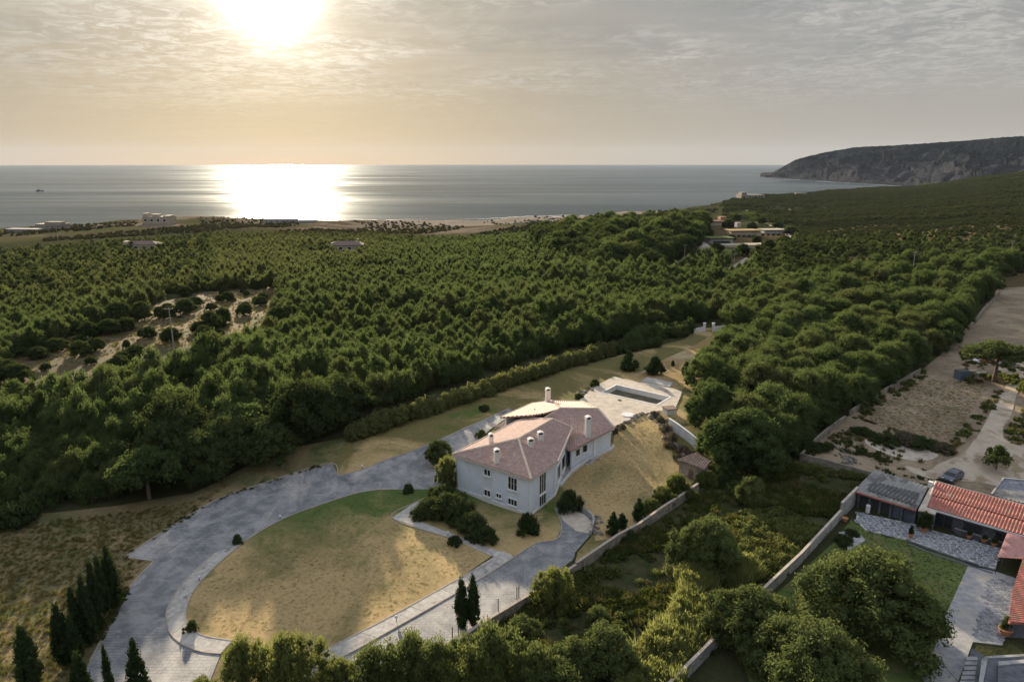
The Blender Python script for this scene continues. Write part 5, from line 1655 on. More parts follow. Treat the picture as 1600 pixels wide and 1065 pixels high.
# ------------------------------------------------------------------ foliage
def crown_mesh(name, seed, prof, R, z0, h, n_puff, puff_r, n_leaf, leaf, squash=1.0, inner=.6, up=.35, core=True, stretch=1.0, lean=0.0, jag=.12, asp=.75):
    """a crown of leaf clumps: many leaf-sized faces on clumps spread through the envelope R*prof(t), t in 0..1 over height h"""
    r = np.random.default_rng(seed)
    t = r.uniform(0, 1, n_puff * 6); th = r.uniform(0, 2 * np.pi, n_puff * 6)
    w = prof(t); keep = r.uniform(0, 1, t.size) < (w * .9 + .1)
    t = t[keep][:n_puff]; th = th[keep][:n_puff]; n = len(t)
    lob = 1 + jag * np.sin(3 * th + seed) + jag * .8 * np.sin(5 * th + 2 * seed + 4 * t) + jag * .7 * np.sin(7 * th + 9 * t + seed)
    rad = R * prof(t) * lob * np.where(r.uniform(0, 1, n) < .72, r.uniform(.82, 1.0, n), r.uniform(.2, .8, n))
    rad = np.maximum(rad - puff_r * .55, 0)
    zc = z0 + puff_r * .5 * squash + t * (h - puff_r * squash)
    C = np.stack([rad * np.cos(th) + lean * t * R, rad * np.sin(th), zc], 1)
    pr = puff_r * r.uniform(.5, 1.35, n)
    tintp = r.uniform(0, 1, n)
    k = r.integers(0, n, n_leaf)
    d = r.normal(0, 1, (n_leaf, 3)); d[:, 2] += up; d /= np.linalg.norm(d, axis=1)[:, None]
    rr = r.uniform(.62, 1.08, n_leaf) + (r.uniform(0, 1, n_leaf) < .12) * r.uniform(0, .35, n_leaf)
    P = C[k] + d * (pr[k] * rr)[:, None] * np.array([1, 1, squash * stretch])
    nrm = d + r.normal(0, .55, (n_leaf, 3)); nrm /= np.linalg.norm(nrm, axis=1)[:, None]
    a = np.cross(nrm, r.normal(0, 1, (n_leaf, 3))); a /= np.linalg.norm(a, axis=1)[:, None] + 1e-9
    if stretch > 1.2: a = a * .4 + np.array([0, 0, 1.0]); a /= np.linalg.norm(a, axis=1)[:, None]
    b = np.cross(nrm, a)
    s = leaf * r.uniform(.55, 1.25, n_leaf)[:, None]
    V = np.stack([P - a * s, P + b * s * asp * .6, P + a * s, P - b * s * asp * .6], 1).reshape(-1, 3)
    F = np.arange(n_leaf * 4).reshape(-1, 4)
    tint = np.clip(tintp[k] * .55 + r.uniform(0, .45, n_leaf), 0, 1)
    tint = np.repeat(tint, 4)
    if core:
        # inner boughs that close the crown: an octahedron in every clump
        oc = np.array([(1, 0, 0), (0, 1, 0), (-1, 0, 0), (0, -1, 0), (0, 0, 1), (0, 0, -1)], float) * np.array([1, 1, squash])
        ang = r.uniform(0, 1.5, n)
        Rm = np.stack([np.cos(ang), -np.sin(ang), np.zeros(n), np.sin(ang), np.cos(ang), np.zeros(n), np.zeros(n), np.zeros(n), np.ones(n)], 1).reshape(n, 3, 3)
        OV = (C[:, None, :] + np.einsum('nij,kj->nki', Rm, oc) * (pr * inner)[:, None, None]).reshape(-1, 3)
        q = np.array([(0, 1, 4), (1, 2, 4), (2, 3, 4), (3, 0, 4), (1, 0, 5), (2, 1, 5), (3, 2, 5), (0, 3, 5)])
        OF = (q[None] + (np.arange(n) * 6)[:, None, None]).reshape(-1, 3) + len(V)
        V2 = np.concatenate([V, OV]); F4 = F; F3 = OF
        me = bpy.data.meshes.new(name)
        nl = len(F4) * 4 + len(F3) * 3
        me.vertices.add(len(V2)); me.vertices.foreach_set('co', V2.astype(np.float32).ravel())
        me.loops.add(nl); me.loops.foreach_set('vertex_index', np.concatenate([F4.ravel(), F3.ravel()]).astype(np.int32))
        me.polygons.add(len(F4) + len(F3))
        me.polygons.foreach_set('loop_start', np.concatenate([np.arange(len(F4)) * 4, len(F4) * 4 + np.arange(len(F3)) * 3]).astype(np.int32))
        me.update(calc_edges=True)
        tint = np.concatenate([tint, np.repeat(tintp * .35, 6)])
    else:
        me = mesh_np(name, V, F)
    at = me.attributes.new('tint', 'FLOAT', 'POINT'); at.data.foreach_set('value', tint.astype(np.float32))
    return me


def trunk_mesh(seed, h, r, limbs=4, spread=1.0, top=None, z_l=.45):
    rr = random.Random(seed); mb = MB(); p = Vector((0, 0, -.4)); k = 4
    pts = [p]
    for i in range(k):
        pts.append(Vector((rr.uniform(-.12, .12) * h * .15 * i, rr.uniform(-.12, .12) * h * .15 * i, h * (i + 1) / k)))
    for i in range(k): mb.tube(pts[i], pts[i + 1], r * (1 - i / k * .6), r * (1 - (i + 1) / k * .6), 7)
    for j in range(limbs):
        t = 2 * math.pi * j / limbs + rr.uniform(-.4, .4); z = h * rr.uniform(z_l, .85)
        a = Vector((0, 0, z)); a.x = pts[min(k, int(z / h * k) + 1)].x; a.y = pts[min(k, int(z / h * k) + 1)].y
        b = a + Vector((math.cos(t) * spread, math.sin(t) * spread, spread * rr.uniform(.35, .8)))
        m = a.lerp(b, .5) + Vector((0, 0, spread * .08))
        mb.tube(a, m, r * .45, r * .32, 6).tube(m, b, r * .32, r * .15, 6)
    me = mb.mesh('trunk'); me.materials.append(wood_m); return me


def p_pine(t): return (1 - t ** 2.3) ** .7 * np.minimum(1, .5 + t * 2.0)
def p_round(t): return np.sqrt(np.clip(1 - (t * 1.15 - .28) ** 2 / .80, .02, 1))
def p_dome(t): return np.sqrt(np.clip(1 - t ** 2.2, .02, 1)) * (.88 + .12 * np.minimum(t * 4, 1))
def p_cyp(t): return np.minimum(1, .35 + t * 3.0) * (1 - t ** 2.6) ** .85 + .02
def p_umb(t): return np.sqrt(np.clip(1 - t ** 1.6, .02, 1))
def p_cone(t): return (1 - t) ** .8 * np.minimum(1, .5 + t * 3) + .03


def settint(me, m):
    me.materials.append(m); return me


PROTO = {}
def proto(kind, k, f):
    PROTO.setdefault(kind, []).append(f(k)); return PROTO[kind][-1]


# unit-ish prototypes: (crown mesh, trunk mesh, natural height)
for k in range(7):
    h = 4.5 + .22 * k
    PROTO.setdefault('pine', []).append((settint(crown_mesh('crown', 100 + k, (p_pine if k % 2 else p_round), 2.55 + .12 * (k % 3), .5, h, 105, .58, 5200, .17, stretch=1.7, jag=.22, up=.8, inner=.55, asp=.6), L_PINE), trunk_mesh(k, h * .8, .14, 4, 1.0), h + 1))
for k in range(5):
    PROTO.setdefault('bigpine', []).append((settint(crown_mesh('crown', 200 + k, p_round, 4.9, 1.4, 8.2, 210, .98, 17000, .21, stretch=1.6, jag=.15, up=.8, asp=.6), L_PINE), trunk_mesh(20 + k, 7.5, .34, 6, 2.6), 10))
for k in range(4):
    PROTO.setdefault('dark', []).append((settint(crown_mesh('crown', 300 + k, p_round, 5.2, .9, 7.8, 170, 1.15, 14000, .23, jag=.20, up=.4), L_DARK), trunk_mesh(30 + k, 6, .3, 6, 2.4), 8.7))
for k in range(4):
    PROTO.setdefault('shrub', []).append((settint(crown_mesh('crown', 400 + k, p_dome, 1.6, .0, 2.0, 34, .62, 1500, .20, jag=.15), L_DARK), trunk_mesh(40 + k, 1.2, .08, 4, .7, z_l=.2), 2.0))
for k in range(3):
    PROTO.setdefault('round', []).append((settint(crown_mesh('crown', 500 + k, p_round, 3.0, .5, 5.0, 120, .70, 11000, .17, jag=.10, inner=.7), L_DARK), trunk_mesh(50 + k, 3.6, .18, 5, 1.5), 5.5))
for k in range(3):
    PROTO.setdefault('bright', []).append((settint(crown_mesh('crown', 600 + k, p_round, 2.8, .2, 5.6, 130, .60, 13000, .14, stretch=1.5, jag=.20, up=.7), L_BRIGHT), trunk_mesh(60 + k, 4, .15, 5, 1.2), 5.8))
for k in range(3):
    PROTO.setdefault('cypress', []).append((settint(crown_mesh('crown', 700 + k, p_cyp, 1.15, .15, 8.0, 110, .42, 5200, .17, stretch=2.0, jag=.05, inner=.9), L_CYP), trunk_mesh(70 + k, 5, .12, 0), 8.1))
for k in range(2):
    PROTO.setdefault('conifer', []).append((settint(crown_mesh('crown', 800 + k, p_cone, 2.9, .1, 5.4, 80, .7, 5000, .24, jag=.2, inner=.7), L_CYP), trunk_mesh(80 + k, 4, .15, 0), 5.6))
for k in range(2):
    PROTO.setdefault('smallconifer', []).append((settint(crown_mesh('crown', 820 + k, p_cone, 1.35, .1, 3.6, 45, .45, 2400, .17, jag=.22, inner=.6), L_CYP), trunk_mesh(82 + k, 3, .08, 0), 3.7))
PROTO['umbrella'] = [(settint(crown_mesh('crown', 900, p_umb, 6.6, 6.0, 3.3, 120, 1.2, 10000, .30, squash=.75, jag=.08, up=.7, inner=.7), L_PINE), trunk_mesh(90, 6.6, .5, 7, 3.6, z_l=.6), 9.3)]
for k in range(3):
    PROTO.setdefault('flatpine', []).append((settint(crown_mesh('crown', 910 + k, p_umb, 5.6, 3.4, 3.6, 100, 1.2, 7000, .32, squash=.8, jag=.14, up=.6), L_PINE), trunk_mesh(91 + k, 5, .34, 6, 2.6, z_l=.55), 7))
PROTO['olive'] = [(settint(crown_mesh('crown', 930, p_round, 2.7, 1.5, 3.3, 34, .85, 3800, .22, jag=.3, inner=.5), L_DARK), trunk_mesh(93, 2.2, .2, 5, 1.3, z_l=.7), 4.8)]
for k in range(3):
    PROTO.setdefault('dryshrub', []).append((settint(crown_mesh('crown', 940 + k, p_dome, 1.5, .0, 1.5, 34, .5, 1600, .16, jag=.25, inner=.5), L_GREY), trunk_mesh(94 + k, .9, .06, 4, .6, z_l=.2), 1.5))
for k in range(3):
    PROTO.setdefault('bush', []).append((settint(crown_mesh('crown', 960 + k, p_dome, 3.2, .0, 3.4, 110, .70, 10000, .16, jag=.22, inner=.65), L_DARK), trunk_mesh(96 + k, 2, .12, 5, 1.4, z_l=.2), 3.4))
for k in range(3):
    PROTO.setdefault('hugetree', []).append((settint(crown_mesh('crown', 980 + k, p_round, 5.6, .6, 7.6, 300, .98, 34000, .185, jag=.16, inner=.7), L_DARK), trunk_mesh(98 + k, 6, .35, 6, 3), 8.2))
PROTO['hugebright'] = [(settint(crown_mesh('crown', 985, p_round, 5.0, .4, 6.6, 190, 1.0, 17000, .25, jag=.08, inner=.7), L_BRIGHT), trunk_mesh(99, 5, .3, 6, 2.6), 7.0)]

NAMES = {'pine': ('pine_tree', 'tree'), 'bigpine': ('pine_tree', 'tree'), 'dark': ('evergreen_tree', 'tree'), 'shrub': ('shrub', 'shrub'), 'round': ('round_tree', 'tree'), 'bright': ('young_tree', 'tree'),
         'cypress': ('cypress_tree', 'tree'), 'conifer': ('conifer_bush', 'tree'), 'smallconifer': ('small_conifer', 'tree'), 'umbrella': ('umbrella_pine', 'tree'), 'flatpine': ('stone_pine', 'tree'),
         'olive': ('yard_tree', 'tree'), 'dryshrub': ('dry_shrub', 'shrub'), 'bush': ('bush', 'bush'), 'hugetree': ('garden_tree', 'tree'), 'hugebright': ('garden_tree', 'tree')}
NT_COUNT = [0]


def tree(kind, loc, s=1.0, sz=None, label=None, group=None, k=None, mat=None, name=None, rz=None):
    L = PROTO[kind]; NT_COUNT[0] += 1
    cr, tr, h = L[(NT_COUNT[0] if k is None else k) % len(L)]
    nm, cat = NAMES[kind]
    o = bpy.data.objects.new(name or nm, None); COL.objects.link(o)
    o.location = loc; o.rotation_euler = (0, 0, RNG.uniform(0, 6.28) if rz is None else rz); o.scale = (s, s, sz or s)
    tag(o, label, cat, group)
    c = bpy.data.objects.new('crown', cr); COL.objects.link(c); c.parent = o
    t = bpy.data.objects.new('trunk', tr); COL.objects.link(t); t.parent = o
    if mat is not None:
        c.material_slots[0].link = 'OBJECT'; c.material_slots[0].material = mat
    return o


def tp(kind, px, py, s=1.0, sz=None, label=None, **kw):
    return tree(kind, Gd(px, py), s, sz, label, **kw)


USED = [(*Gd(1160, 722).xy, 7.5), (*Gd(1112, 660).xy, 6.0), (*Gd(1060, 800).xy, 1)]     # (x, y, r) of placed things to keep the forest clear of them

# --- the forest
FOREST = [(-420, 900), (-100, 850), (-100, 812), (0, 800), (90, 790), (180, 782), (260, 780), (345, 742), (440, 716), (510, 682), (555, 655), (600, 636), (700, 605), (800, 575), (900, 546), (975, 528), (1060, 508), (1090, 505), (1120, 498),
          (1138, 514), (1160, 530), (1125, 565), (1105, 590), (1088, 620), (1092, 650), (1105, 690), (1140, 706), (1185, 716), (1245, 706), (1262, 680), (1322, 642), (1375, 606), (1430, 570), (1480, 548), (1496, 528), (1520, 490), (1550, 446), (1575, 424), (1700, 405), (1900, 400),
          (1900, 366), (1600, 366), (1400, 372), (1300, 376), (1240, 372), (1236, 352), (1180, 332), (1090, 350), (1010, 352), (930, 358), (860, 368), (780, 374), (700, 373), (600, 370), (500, 368), (400, 366), (320, 368), (240, 374), (150, 382), (60, 390), (-100, 400), (-420, 420)]
HOLES = [[(-40, 640), (-20, 585), (20, 565), (100, 532), (180, 500), (230, 482), (250, 462), (340, 455), (430, 450), (445, 470), (425, 505), (400, 535), (330, 575), (270, 594), (200, 612), (110, 634), (30, 640)],
         [(1085, 404), (1090, 378), (1100, 345), (1140, 342), (1240, 352), (1240, 380), (1180, 402), (1110, 404)],
         [(1030, 430), (1040, 412), (1062, 404), (1090, 380), (1100, 400), (1066, 416), (1045, 434)], [(965, 384), (970, 370), (1000, 370), (1012, 388), (975, 394)],
         [(1120, 432), (1150, 405), (1180, 400), (1180, 410), (1140, 434)], [(525, 392), (525, 384), (560, 384), (562, 398), (520, 404)], [(208, 396), (210, 384), (245, 382), (247, 396)]]


def in_forest(x, y):
    z = hfun(x, y); px, py = project(x, y, z)
    m = in_poly(px, py, FOREST)
    for h in HOLES: m &= ~in_poly(px, py, h)
    return m, px, py, z


def forest():
    P = []
    for d0, d1, sp in ((90, 210, 3.5), (210, 330, 3.8), (330, 520, 4.8), (520, 1100, 6.6)):
        xs = np.arange(-1150, 1150, sp); ys = np.arange(60, 1150, sp)
        gx, gy = np.meshgrid(xs, ys)
        gx = gx + (np.arange(gx.shape[0]) % 2)[:, None] * sp / 2
        # rows of the plantation run slightly askew
        a = .35; x = gx * math.cos(a) - gy * math.sin(a) + 300; y = gx * math.sin(a) + gy * math.cos(a)
        x = x + RNG.uniform(-.33, .33, x.shape) * sp; y = y + RNG.uniform(-.33, .33, y.shape) * sp
        x = x.ravel(); y = y.ravel()
        d = np.hypot(x, y); k = (d >= d0) & (d < d1) & (y > 40); x = x[k]; y = y[k]
        m, px, py, z = in_forest(x, y)
        m &= (px > -330) & (px < 1800)
        gapf = np.sin(x * .071 + 1.9 * np.sin(y * .043)) + np.sin(y * .089 + 1.3 * np.sin(x * .052))
        m &= ~((gapf > 1.72) & (RNG.uniform(0, 1, x.shape) < .8)) & (RNG.uniform(0, 1, x.shape) > .04)
        P.append(np.stack([x[m], y[m], z[m], px[m], py[m], np.hypot(x[m], y[m])], 1))
    P = np.concatenate(P)
    P = P[np.argsort(P[:, 5])]
    px, py, d = P[:, 3], P[:, 4], P[:, 5]
    # species regions
    grove = in_poly(px, py, [(1080, 720), (1080, 600), (1125, 555), (1160, 520), (1130, 500), (1260, 452), (1400, 425), (1580, 410), (1580, 470), (1480, 560), (1330, 650), (1250, 720)])
    darkz = in_poly(px, py, [(185, 800), (190, 720), (280, 690), (400, 690), (480, 660), (560, 640), (600, 660), (520, 700), (440, 730), (340, 760), (270, 800)])
    n = len(P); keep = np.ones(n, bool)
    hz = (d > 330)
    knoll = in_poly(px, py, [(830, 372), (900, 345), (1000, 335), (1130, 340), (1100, 375), (1080, 400), (1050, 430), (940, 425), (860, 400)])
    thin = np.hypot(np.sin(P[:, 0] * .03 + np.sin(P[:, 1] * .02)), 0) * 0
    # big crowns stand further apart
    cell = {}
    big = grove | darkz | knoll
    for i in np.nonzero(big)[0]:
        sp = 6.0 if grove[i] else (5.5 if darkz[i] else 7.0)
        c = (int(P[i, 0] // sp), int(P[i, 1] // sp))
        ok = True
        for a in (-1, 0, 1):
            for b in (-1, 0, 1):
                for j in cell.get((c[0] + a, c[1] + b), ()):
                    if math.hypot(P[j, 0] - P[i, 0], P[j, 1] - P[i, 1]) < sp * .92: ok = False
        if ok: cell.setdefault(c, []).append(i)
        else: keep[i] = False
    ux = np.array([(u[0], u[1], u[2]) for u in USED]) if USED else np.zeros((0, 3))
    for u in ux: keep &= np.hypot(P[:, 0] - u[0], P[:, 1] - u[1]) > u[2]
    P = P[keep]; grove = grove[keep]; darkz = darkz[keep]; knoll = knoll[keep]
    px, py, d = P[:, 3], P[:, 4], P[:, 5]
    # objects: every dark tree and grove tree near enough, then the nearest plantation pines
    cnt = {'grove': 0, 'dark': 0, 'pine': 0}
    rest = []
    for i in range(len(P)):
        x, y, z = P[i, :3]
        patch = math.sin(x * .045 + 1.1 * math.sin(y * .03)) + math.sin(y * .06 + x * .02)
        if darkz[i] and cnt['dark'] < 60:
            cnt['dark'] += 1; s = RNG.uniform(.8, 1.2)
            tree('dark' if RNG.uniform() < .75 else 'flatpine', (x, y, z - .1), s, s * RNG.uniform(.95, 1.25), 'dark broad evergreen in the dense stand shading the outer curve of the drive', group='dark evergreens above the drive')
        elif grove[i] and d[i] < 300 and cnt['grove'] < 150:
            cnt['grove'] += 1; s = RNG.uniform(.68, 1.15)
            kind = 'bigpine' if RNG.uniform() < .8 else ('flatpine' if d[i] > 190 else 'dark')
            tree(kind, (x, y, z - .1), s, s * RNG.uniform(.8, 1.0), 'tall sunlit pine in the close-grown grove between the villa garden and the brown fields', group='pines of the grove', name='grove_pine')
        elif not (grove[i] or darkz[i] or knoll[i]) and cnt['pine'] < 270 and -30 < px[i] < 1130 and py[i] < 820:
            cnt['pine'] += 1; s = RNG.uniform(.72, 1.25) * (1.05 + .12 * patch)
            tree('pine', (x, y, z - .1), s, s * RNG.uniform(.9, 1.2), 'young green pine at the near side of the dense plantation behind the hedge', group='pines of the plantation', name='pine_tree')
        else:
            if grove[i]: kind, s = (1 if RNG.uniform() < .7 else 2), RNG.uniform(.65, 1.05)
            elif darkz[i]: kind, s = 3, RNG.uniform(.7, 1.1)
            elif knoll[i]: kind, s = (3 if RNG.uniform() < .75 else 1), RNG.uniform(1.0, 1.5)
            elif d[i] > 330:
                kind = 4; s = RNG.uniform(.8, 1.2)
                if px[i] < 330 or patch > 1.1 or px[i] > 1180:
                    kind = 5 if RNG.uniform() < (.9 if px[i] > 1120 else .6) else 4; s *= RNG.uniform(.7, 1.15)
                if px[i] > 1120 and py[i] < 425 and patch * .6 + RNG.normal(0, .5) > .35: continue
                if d[i] > 620 and px[i] < 800: s *= .75
            else:
                kind = 0; s = RNG.uniform(.72, 1.3) * (1.05 + .12 * patch)
                if px[i] < 400 and py[i] < 470 and RNG.uniform() < .5: kind, s = 3, RNG.uniform(.4, .8)
            rest.append((x, y, z - .1, kind, s))
    return np.array(rest), cnt


def scatter(name, pts, protos, label, seed=0, cat=None, kind='stuff', sz=(.9, 1.2)):
    """pts (x,y,z,proto index,scale) as ONE object of instanced trees"""
    me = bpy.data.meshes.new(name)
    n = len(pts); me.vertices.add(n); me.vertices.foreach_set('co', np.ascontiguousarray(pts[:, :3], np.float32).ravel())
    r = np.random.default_rng(seed)
    for nm, tp_, arr in (('pidx', 'INT', pts[:, 3].astype(np.int32)), ('sc', 'FLOAT', pts[:, 4].astype(np.float32)), ('rot', 'FLOAT', r.uniform(0, 6.28, n).astype(np.float32)), ('szf', 'FLOAT', r.uniform(sz[0], sz[1], n).astype(np.float32))):
        at = me.attributes.new(nm, tp_, 'POINT'); at.data.foreach_set('value', arr)
    o = link(name, me); tag(o, label, None, None, kind)
    col = bpy.data.collections.new(name + '_kinds')
    for i, m in enumerate(protos):
        po_ = bpy.data.objects.new('%s_kind_%02d' % (name, i), m); col.objects.link(po_)
    ng = bpy.data.node_groups.new(name + '_scatter', 'GeometryNodeTree')
    ng.interface.new_socket('Geometry', in_out='INPUT', socket_type='NodeSocketGeometry')
    ng.interface.new_socket('Geometry', in_out='OUTPUT', socket_type='NodeSocketGeometry')
    N, Lk = ng.nodes, ng.links
    gi, go = N.new('NodeGroupInput'), N.new('NodeGroupOutput')
    ci = N.new('GeometryNodeCollectionInfo'); ci.inputs[0].default_value = col; ci.inputs['Separate Children'].default_value = True; ci.inputs['Reset Children'].default_value = True
    iop = N.new('GeometryNodeInstanceOnPoints')
    def attr(nm, dt):
        a = N.new('GeometryNodeInputNamedAttribute'); a.data_type = dt; a.inputs[0].default_value = nm; return a.outputs[0]
    mtp = N.new('GeometryNodeMeshToPoints')
    Lk.new(gi.outputs[0], mtp.inputs[0]); Lk.new(mtp.outputs[0], iop.inputs['Points']); Lk.new(ci.outputs[0], iop.inputs['Instance'])
    iop.inputs['Pick Instance'].default_value = True
    Lk.new(attr('pidx', 'INT'), iop.inputs['Instance Index'])
    cx = N.new('ShaderNodeCombineXYZ'); Lk.new(attr('rot', 'FLOAT'), cx.inputs[2])
    Lk.new(cx.outputs[0], iop.inputs['Rotation'])
    cs = N.new('ShaderNodeCombineXYZ'); s = attr('sc', 'FLOAT'); mm = N.new('ShaderNodeMath'); mm.operation = 'MULTIPLY'
    Lk.new(s, mm.inputs[0]); Lk.new(attr('szf', 'FLOAT'), mm.inputs[1])
    Lk.new(s, cs.inputs[0]); Lk.new(s, cs.inputs[1]); Lk.new(mm.outputs[0], cs.inputs[2]); Lk.new(cs.outputs[0], iop.inputs['Scale'])
    Lk.new(iop.outputs[0], go.inputs[0])
    md = o.modifiers.new('scatter', 'NODES'); md.node_group = ng
    return o


# --- single trees, bushes and conifers, each where the photograph shows it
# cypresses along the lower left of the drive
for (px, py, s, sz, lab) in [
    (52, 1078, 1.55, .96, 'broad dark cypress at the bottom left corner, lowest of the row by the drive'),
    (104, 1040, 1.35, .98, 'second cypress up from the corner, with a shorter companion at its right'),
    (122, 1040, 1.1, .80, 'short dark cypress pressed against the second one of the row'),
    (126, 1014, 1.05, 1.0, 'slender cypress third up in the row left of the drive'),
    (143, 1008, 1.15, 1.12, 'cypress in the middle of the row left of the drive'),
    (157, 985, 1.05, 1.22, 'tall narrow cypress next to the topmost one of the row'),
    (165, 960, 1.1, 1.0, 'cypress half hidden between the two tallest ones of the row'),
    (180, 950, 1.25, 1.08, 'topmost cypress of the row, nearest the driveway edge'),
    (133, 1100, 1.25, .8, 'cypress top cut by the bottom edge, left of the thin one'),
    (178, 1110, .65, .95, 'thin spiky cypress tip at the bottom edge beside the drive'),
    (222, 1098, 1.25, .95, 'dark cypress at the bottom edge in front of the drive'),
    (722, 982, 1.15, .88, 'left one of the twin cypresses beside the lower drive'),
    (740, 980, 1.05, .88, 'right one of the twin cypresses beside the lower drive')]:
    tp('cypress', px, py, s * .76, sz, lab)
for (px, py, s, lab, *k) in [(982, 578, 1.0, 'dark conical bush behind the pool, farther from the villa grove'), (1023, 584, 1.0, 'dark conical bush behind the pool beside the track'), ]:
    tp('conifer', px, py, s, s * .95, lab)
tp('smallconifer', 1072, 588, 1.15, 1.2, 'small dark conifer in front of the grove by the dry track')
tp('smallconifer', 1051, 572, .5, .5, 'tiny green bush alone on the dry track behind the pool')
# round the villa
tp('round', 686, 722, .82, .78, 'clipped round tree growing in the planter ring on the drive')
for (px, py, s, sz, kind, lab) in [
    (700, 762, .75, 1.0, 'bright', 'green columnar bush against the left corner of the villa'),
    (672, 806, .85, .9, 'bush', 'dark bush beside the corner of the straight path'), (706, 812, 1.05, 1.35, 'bush', 'tallest bush in the thicket in front of the villa'),
    (735, 832, .8, .95, 'bush', 'bush in the thicket nearest the blue facade'), (758, 846, .6, .7, 'bush', 'small dark bush at the lower end of the thicket'), (690, 790, .75, 1.1, 'bush', 'light topped bush at the back of the thicket'),
    (824, 832, .58, .95, 'bush', 'round dark bush at the front corner of the villa'), (890, 798, .62, 1.1, 'bush', 'black-green bush under the right facade beside the ramp'),
    (638, 770, .28, .5, 'bush', 'small round shrub on the upper edge of the oval lawn'), (372, 849, .22, .45, 'bush', 'small reddish shrub at the kerb of the oval lawn'), (711, 852, .3, .5, 'bush', 'small shrub leaning over the straight path'),
    (757, 642, .35, .45, 'bush', 'low green shrub on the verge behind the villa'), (752, 684, .3, .5, 'bush', 'bright little shrub behind the villa at the drive end'),
    (904, 622, .3, .35, 'bush', 'small shrub at the far left corner of the terrace'), (929, 603, .35, .5, 'bush', 'brown-green shrub on the far rim of the terrace'), (300, 985, .25, .4, 'bush', 'little shrub on the inner kerb of the loop')]:
    tp(kind, px, py, s, sz, lab)
# conifers and bushes along the boundary wall
for (px, py, s, sz, kind, lab) in [
    (958, 836, 1.0, 1.1, 'smallconifer', 'lowest small conifer behind the stone wall'), (972, 826, .8, .8, 'smallconifer', 'low conifer between its two neighbours on the wall'), (997, 815, 1.05, 1.15, 'smallconifer', 'tallest small conifer behind the stone wall'),
    (1018, 800, .55, .7, 'bush', 'bright low bush on the stone wall beside the conifers'), (1035, 788, .6, .9, 'bush', 'bright bush on the wall in front of the tiled shed'), (1058, 776, .75, 1.2, 'bush', 'large sunlit bush on the wall beside the tiled shed'),
    (1106, 760, .55, .9, 'bush', 'pale bush at the upper end of the stone wall'), (1126, 748, .75, .95, 'bush', 'dark bush below the big pines at the shed'),
    (985, 845, .35, .5, 'bush', 'creeper mound hanging over the stone wall')]:
    tp(kind, px, py, s, sz, lab, mat=L_BRIGHT if 'bright' in lab or 'sunlit' in lab or 'pale' in lab else None)
# overgrown plot
for (px, py, s, sz, kind, lab) in [
    (867, 950, .95, 1.0, 'bright', 'light green tree overhanging the stone wall and lower drive'),
    (1104, 888, .80, .92, 'hugetree', 'large rounded tree in the middle of the overgrown plot'),
    (1172, 790, .85, .95, 'round', 'grey-green bushy tree high in the overgrown plot'), (1150, 770, .6, .6, 'bush', 'small dark bush behind the grey-green tree'),
    (818, 1012, .78, .72, 'round', 'compact round bush just below the stone wall'),
    (1168, 1008, .86, .88, 'hugetree', 'yellow-green dome shaped tree beside the end of the grey wall'),
    (935, 985, .55, .6, 'round', 'small round tree between the path of scrub and the big foreground trees'),
    (948, 1048, 1.1, 1.05, 'round', 'full rounded olive-green tree at the bottom behind the reeds'), (890, 1065, .95, .95, 'round', 'rounded tree at the bottom edge beside the full olive-green one'),
    (1205, 660, .0001, .0001, 'bush', None)]:
    if lab: tp(kind, px, py, s, sz, lab, mat=L_GARDEN if kind in ('round', 'hugetree') else None)
tp('hugetree', 1160, 722, 1.42, 1.22, 'largest dark tree at the near end of the grove, above the tiled garden shed', mat=L_PINE)
tp('hugetree', 1112, 662, 1.0, 1.05, 'second large tree of the grove, beside the pool terrace hut', mat=L_PINE)
# neighbour's garden
tp('hugetree', 1350, 982, 1.46, 1.16, 'huge spreading dark tree filling the neighbouring garden', mat=L_GARDEN)
tp('hugetree', 1262, 1090, 1.08, 1.05, 'big round sunlit tree at the bottom of the neighbouring garden', mat=L_GARDEN)
tp('olive', 1556, 733, .95, .92, 'small round-headed tree standing alone in the pale dirt yard')
tp('umbrella', 1553, 596, 1.2, 1.05, 'wide umbrella pine with a bare trunk at the top of the dirt track')
tp('bush', 1606, 615, .6, .9, 'bright bush cut by the right edge beside the dirt track', mat=L_BRIGHT)
for i, (px, py, s, lab) in enumerate([(1385, 692, .7, 'scrubby bush behind the sand pad, leftmost of the clump'), (1412, 690, .8, 'scrubby bush in the middle of the clump behind the sand pad'), (1438, 697, .8, 'scrubby bush in the clump behind the sand pad near the hoops'), (1470, 704, .6, 'last scrubby bush of the clump beside the dirt track'), (1362, 684, .55, 'low bush at the lower corner of the brown field'), (1346, 678, .6, 'dark bush at the wall corner of the brown field')]):
    tp('bush', px, py, s, s * .75, lab, mat=L_GREY if i in (1, 3) else None)
for (px, py, s, lab) in [(1290, 702, .5, 'green bush in the rubble patch'), (1262, 706, .7, 'dark bush where the two old walls meet'), (1224, 706, .8, 'leafy bush at the lower end of the grove'), (1345, 708, .3, 'little bush among the rubble beside the sand pad')]:
    tp('bush', px, py, s, s * .9, lab)
for (px, py, s, lab) in [(1330, 838, .35, 'fern-like plant at the foot of the garden wall'), (1318, 850, .45, 'dark shrub between the garden wall and the huge tree'), (1290, 890, .5, 'shrub in the corner behind the huge tree')]:
    tp('bush', px, py, s, s, lab)
# potted plants' leaves
for o, (kd, s, sz) in zip(POTS, [('round', .36, .5), ('shrub', .0, 0), ('smallconifer', .35, .45), ('shrub', .40, .9), ('shrub', .25, .4), ('shrub', .28, .3), ('shrub', .3, .5)]):
    if s:
        cr = PROTO[kd][0][0]; c = bpy.data.objects.new('foliage', cr); COL.objects.link(c); c.parent = o; c.location = (0, 0, .55); c.scale = (s, s, sz)
